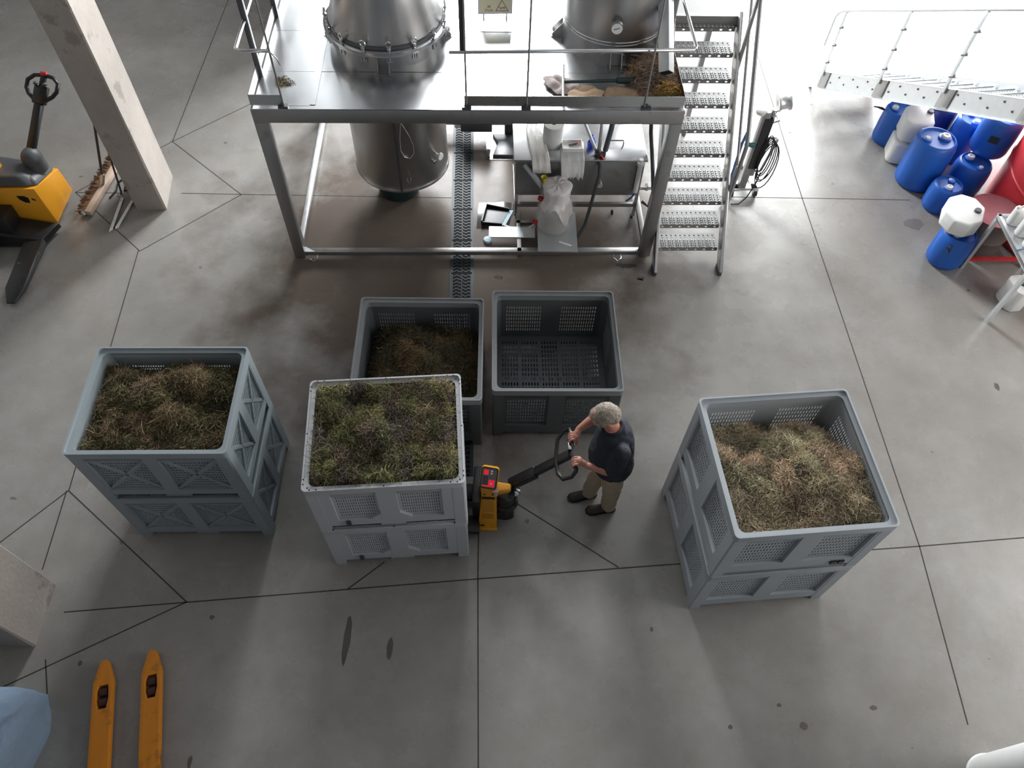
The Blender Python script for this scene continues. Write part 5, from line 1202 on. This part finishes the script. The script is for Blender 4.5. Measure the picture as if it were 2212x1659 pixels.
def remesh(m,name,mt,parent,vox,sm=6,noise=0,nscale=.05):
    o=m.build(name+'_raw',None,None); md=o.modifiers.new('r','REMESH'); md.mode='VOXEL'; md.voxel_size=vox
    s=o.modifiers.new('s','SMOOTH'); s.factor=.5; s.iterations=sm
    if noise:
        tx=bpy.data.textures.new(name+'_n','CLOUDS'); tx.noise_scale=nscale; tx.noise_depth=2
        d=o.modifiers.new('d','DISPLACE'); d.texture=tx; d.strength=noise; d.mid_level=.5
    dg=bpy.context.evaluated_depsgraph_get(); dg.update(); me=bpy.data.meshes.new_from_object(o.evaluated_get(dg)); bpy.data.objects.remove(o)
    me.name=name; me.materials.clear(); me.materials.append(mt); me.shade_smooth()
    r=bpy.data.objects.new(name,me); COL.objects.link(r); r.parent=parent; return r
hipc=V3(.87,3.035,.93); chest=V3(.845,3.07,1.24); neck=V3(.80,3.085,1.42); head=V3(.735,3.095,1.545)
fwd=Vector((-1,-.10,0)).normalized(); lat=Vector((-.10,1,0)).normalized()
def ring(c,w,d,tilt=0): return (c,lat*w,fwd*d+Vector((0,0,-d*tilt)))
torso=[ring(hipc+V3(*PO)+Vector((0,0,-.08)),.14,.115),ring(hipc,.165,.145),ring(hipc+Vector((-.03,.005,.09)),.165,.165),ring(hipc+Vector((-.035,.015,.18)),.165,.16),ring(chest,.175,.135),ring(chest+Vector((-.01,.01,.10)),.17,.11),ring(neck+Vector((.015,0,-.035)),.12,.085),ring(neck,.065,.065)]
nS,nE,nW,nH=V3(.875,2.885,1.335),V3(.845,2.865,1.075),V3(.645,2.945,1.01),V3(.575,2.965,1.01)
fS,fE,fW,fH=V3(.80,3.265,1.335),V3(.745,3.375,1.12),V3(.575,3.262,1.055),V3(.535,3.205,1.025)
nK,nA=V3(.915,2.985,.50),V3(.935,3.03,.10); fK,fA=V3(.79,3.125,.50),V3(.765,3.165,.10)
nHip,fHip=hipc+Vector((.0,-.085,-.06)),hipc+Vector((-.01,.085,-.06))
b=MB(); loft(b,torso)
limb(b,[neck+Vector((.03,0,-.06)),neck+Vector((-.035,.0,.055))],[.062,.056])
# head: skull, jaw, nose, ears, brow; looks forward and down
hd_f=(fwd*.80+Vector((0,0,-.60))).normalized(); hd_u=(Vector((0,0,1))-hd_f*Vector((0,0,1)).dot(hd_f)).normalized(); hd_l=hd_u.cross(hd_f)
HR=Matrix(((hd_f.x,hd_l.x,hd_u.x),(hd_f.y,hd_l.y,hd_u.y),(hd_f.z,hd_l.z,hd_u.z))).to_4x4()
def hl(f,l,u): return head+hd_f*f+hd_l*l+hd_u*u
b.ell(head+hd_u*.02,(.098,.078,.092),22,14,None,HR); b.ell(hl(.035,0,-.055),(.062,.056,.062),18,12,None,HR); b.ell(hl(.075,0,-.095),(.025,.03,.02),10,8,None,HR)
b.ell(hl(.108,0,-.022),(.022,.014,.026),10,8,None,HR); b.ell(hl(.118,0,-.034),(.014,.017,.012),8,6,None,HR); b.ell(hl(.082,0,.018),(.022,.055,.014),12,6,None,HR); b.ell(hl(.095,0,-.066),(.012,.026,.008),8,6,None,HR); b.ell(hl(.092,0,-.078),(.012,.022,.008),8,6,None,HR)
for s in (-1,1): b.ell(hl(-.008,s*.082,-.02),(.022,.010,.034),10,8,None,HR); b.ell(hl(.0,s*.079,-.045),(.010,.008,.012),8,6,None,HR)
limb(b,[nS,nE],[.056,.046]); limb(b,[nE,nE.lerp(nW,.3),nW],[.045,.047,.028]); limb(b,[fS,fE],[.056,.044]); limb(b,[fE,fE.lerp(fW,.3),fW],[.044,.046,.028])
limb(b,[nHip,nK,nA],[.085,.055,.04]); limb(b,[fHip,fK,fA],[.085,.055,.04])
bar=lambda t: V3(.517,3.225,1.0).lerp(V3(.554,2.925,.99),t)
def grip(t0,wr,kn):
    c=bar(t0); ax=(bar(1)-bar(0)).normalized(); e1=Vector((1,0,0)); e1=(e1-ax*e1.dot(ax)).normalized(); e2=e1.cross(ax)
    if e2.z<0: e2=-e2
    def pp(a,r,o): return c+ax*o+e1*math.cos(R(a))*r+e2*math.sin(R(a))*r
    pal=pp(50,.042,0); b.ell(pal,(.026,.042,.034),14,10,None,Matrix.Rotation(R(40),4,'Y')); limb(b,[wr,wr.lerp(pal,.5),pal],[.027,.030,.030],10,3)
    ln=[.92,1.0,.96,.80]
    for i,o in enumerate((-.033,-.011,.011,.033)):
        o2=o*kn; k=ln[i]
        limb(b,[pp(62,.045,o2),pp(100,.038,o2),pp(100+55*k,.028,o2),pp(100+110*k,.024,o2),pp(100+160*k,.024,o2)],[.0115,.0108,.0098,.0092,.0078],8,2)
    limb(b,[pp(30,.045,-.035*kn),pp(-15,.038,-.048*kn),pp(-60,.029,-.046*kn),pp(-100,.025,-.038*kn)],[.014,.0125,.011,.009],8,2)
grip(.84,nW,1); grip(.08,fW,-1)
body=remesh(b,'body',M['skin'],man,.0048,4)
for s in (-1,1):
    e=MB(); e.ell(hl(.088,s*.032,-.008),(.012,.012,.010),10,8); e.build('eye',M['white'],man,60); e=MB(); e.ell(hl(.098,s*.032,-.010),(.005,.005,.005),8,6); e.build('pupil',M['black'],man,60)
# shirt
s=MB(); up=1.0
st=[(c,u*1.07+u.normalized()*.008,v*1.08+v.normalized()*(.012 if i<4 else .02)) for i,(c,u,v) in enumerate(torso[1:7])]; st=[(hipc+Vector((.0,0,-.045)),lat*.182,fwd*.168)]+st+[(neck+Vector((.012,0,-.012)),lat*.088,fwd*.092)]
loft(s,st,28); limb(s,[nS.lerp(chest,.35),nS,nS.lerp(nE,.55),nS.lerp(nE,.93)],[.08,.078,.074,.070],16); limb(s,[fS.lerp(chest,.35),fS,fS.lerp(fE,.55),fS.lerp(fE,.90)],[.08,.078,.074,.070],16)
remesh(s,'shirt',M['shirt'],man,.009,5,.014,.06)
c_=MB(); c_.tube([neck+Vector((.012,0,-.008))+lat*.075*math.cos(R(a))+fwd*.075*math.sin(R(a))+Vector((0,0,.016*-math.sin(R(a)))) for a in range(0,360,20)],.016,8,True); c_.build('collar',M['shirt'],man,60)
pk=MB(); pk.beam(V3(.735,3.00,1.19),V3(.735,2.985,1.14),.012,.004,(-1,-.3,.3)); pk.build('shirt_emblem',M['alu'],man)
# trousers
t=MB(); loft(t,[(hipc+Vector((0,0,.04)),lat*.168,fwd*.152),(hipc,lat*.172,fwd*.15),(hipc+Vector((0,0,-.07)),lat*.168,fwd*.135),(hipc+Vector((0,0,-.13)),lat*.14,fwd*.105)],24)
for H_,K_,A_ in ((nHip,nK,nA),(fHip,fK,fA)): limb(t,[H_,H_.lerp(K_,.5),K_,K_.lerp(A_,.5),A_+Vector((.0,0,-.01))],[.102,.094,.080,.073,.070],18)
remesh(t,'trousers',M['trousers'],man,.009,5,.022,.07)
bl=MB(); bl.tube([hipc+Vector((0,0,.03))+lat*.174*math.cos(R(a))+fwd*.158*math.sin(R(a)) for a in range(0,360,15)],.014,6,True); bl.build('belt',M['black'],man,60)
# shoes
for A_,tx,ty in ((nA,.795,3.005),(fA,.60,3.125)):
    a=Vector((A_.x,A_.y,0)); t_=V3(tx,ty,0); d=(t_-a); L_=d.length; d.normalize(); sd=d.cross(Vector((0,0,1))); s=MB()
    rings=[]
    for f,w,h in ((-.075,.022,.05),(-.065,.036,.075),(-.02,.042,.095),(.04,.042,.085),(.09,.046,.062),(.14,.048,.05),(.175,.042,.042),(.198,.024,.03)):
        c=a+d*f; rings.append((c+Vector((0,0,h*.5+.004)),sd*w,Vector((0,0,h*.5))))
    loft(s,rings,18); sh=remesh(s,'shoe',M['shoe'],man,.007,3)
    so=MB(); pts=[a+d*f+sd*w for f,w in ((-.08,.02),(-.05,.043),(.04,.044),(.12,.052),(.175,.045),(.205,.02))]+[a+d*f-sd*w for f,w in ((.205,.02),(.175,.045),(.12,.052),(.04,.044),(-.05,.043),(-.08,.02))]
    so.prism([(p.x,p.y) for p in pts],0,.022); so.build('sole',M['black'],sh)
# hair: cap round the back and sides, thin at the crown
h=MB(); h.ell(hl(-.014,0,.030),(.099,.088,.090),24,14,None,HR)
h.ell(hl(-.055,0,-.01),(.06,.078,.07),16,10,None,HR); h.ell(hl(.045,0,.083),(.05,.055,.030),14,8,None,HR)
for sgn in (-1,1): h.ell(hl(.02,sgn*.066,.025),(.045,.022,.045),12,8,None,HR)
hair=remesh(h,'hair',M['hair'],man,.006,3,.008,.02)
cp=MB(); cp.ell(hl(.038,.0,.086),(.044,.042,.031),16,8,None,HR); cp.build('bald_crown',M['skin'],man,60)
g=random.Random(9); hs_=MB(); hv=hair.data.vertices
for _ in range(2600):
    v=hv[g.randrange(len(hv))]; n=v.normal; p=v.co
    fl=(-hd_f*.7+Vector((g.gauss(0,.55),g.gauss(0,.55),g.gauss(-.15,.4)))); fl=(fl-n*fl.dot(n)).normalized(); L_=g.uniform(.014,.034)
    w=fl.cross(n).normalized()*g.uniform(.0007,.0014); q=p+fl*L_*.5+n*g.uniform(.003,.007); e=p+fl*L_+n*g.uniform(.0,.006)
    hs_.add([p-w,p+w,q+w,q-w,e+w*.3,e-w*.3],[(0,1,2,3),(3,2,4,5)])
o=hs_.build('hair_strands',M['strand'],man); o['kind']='stuff'
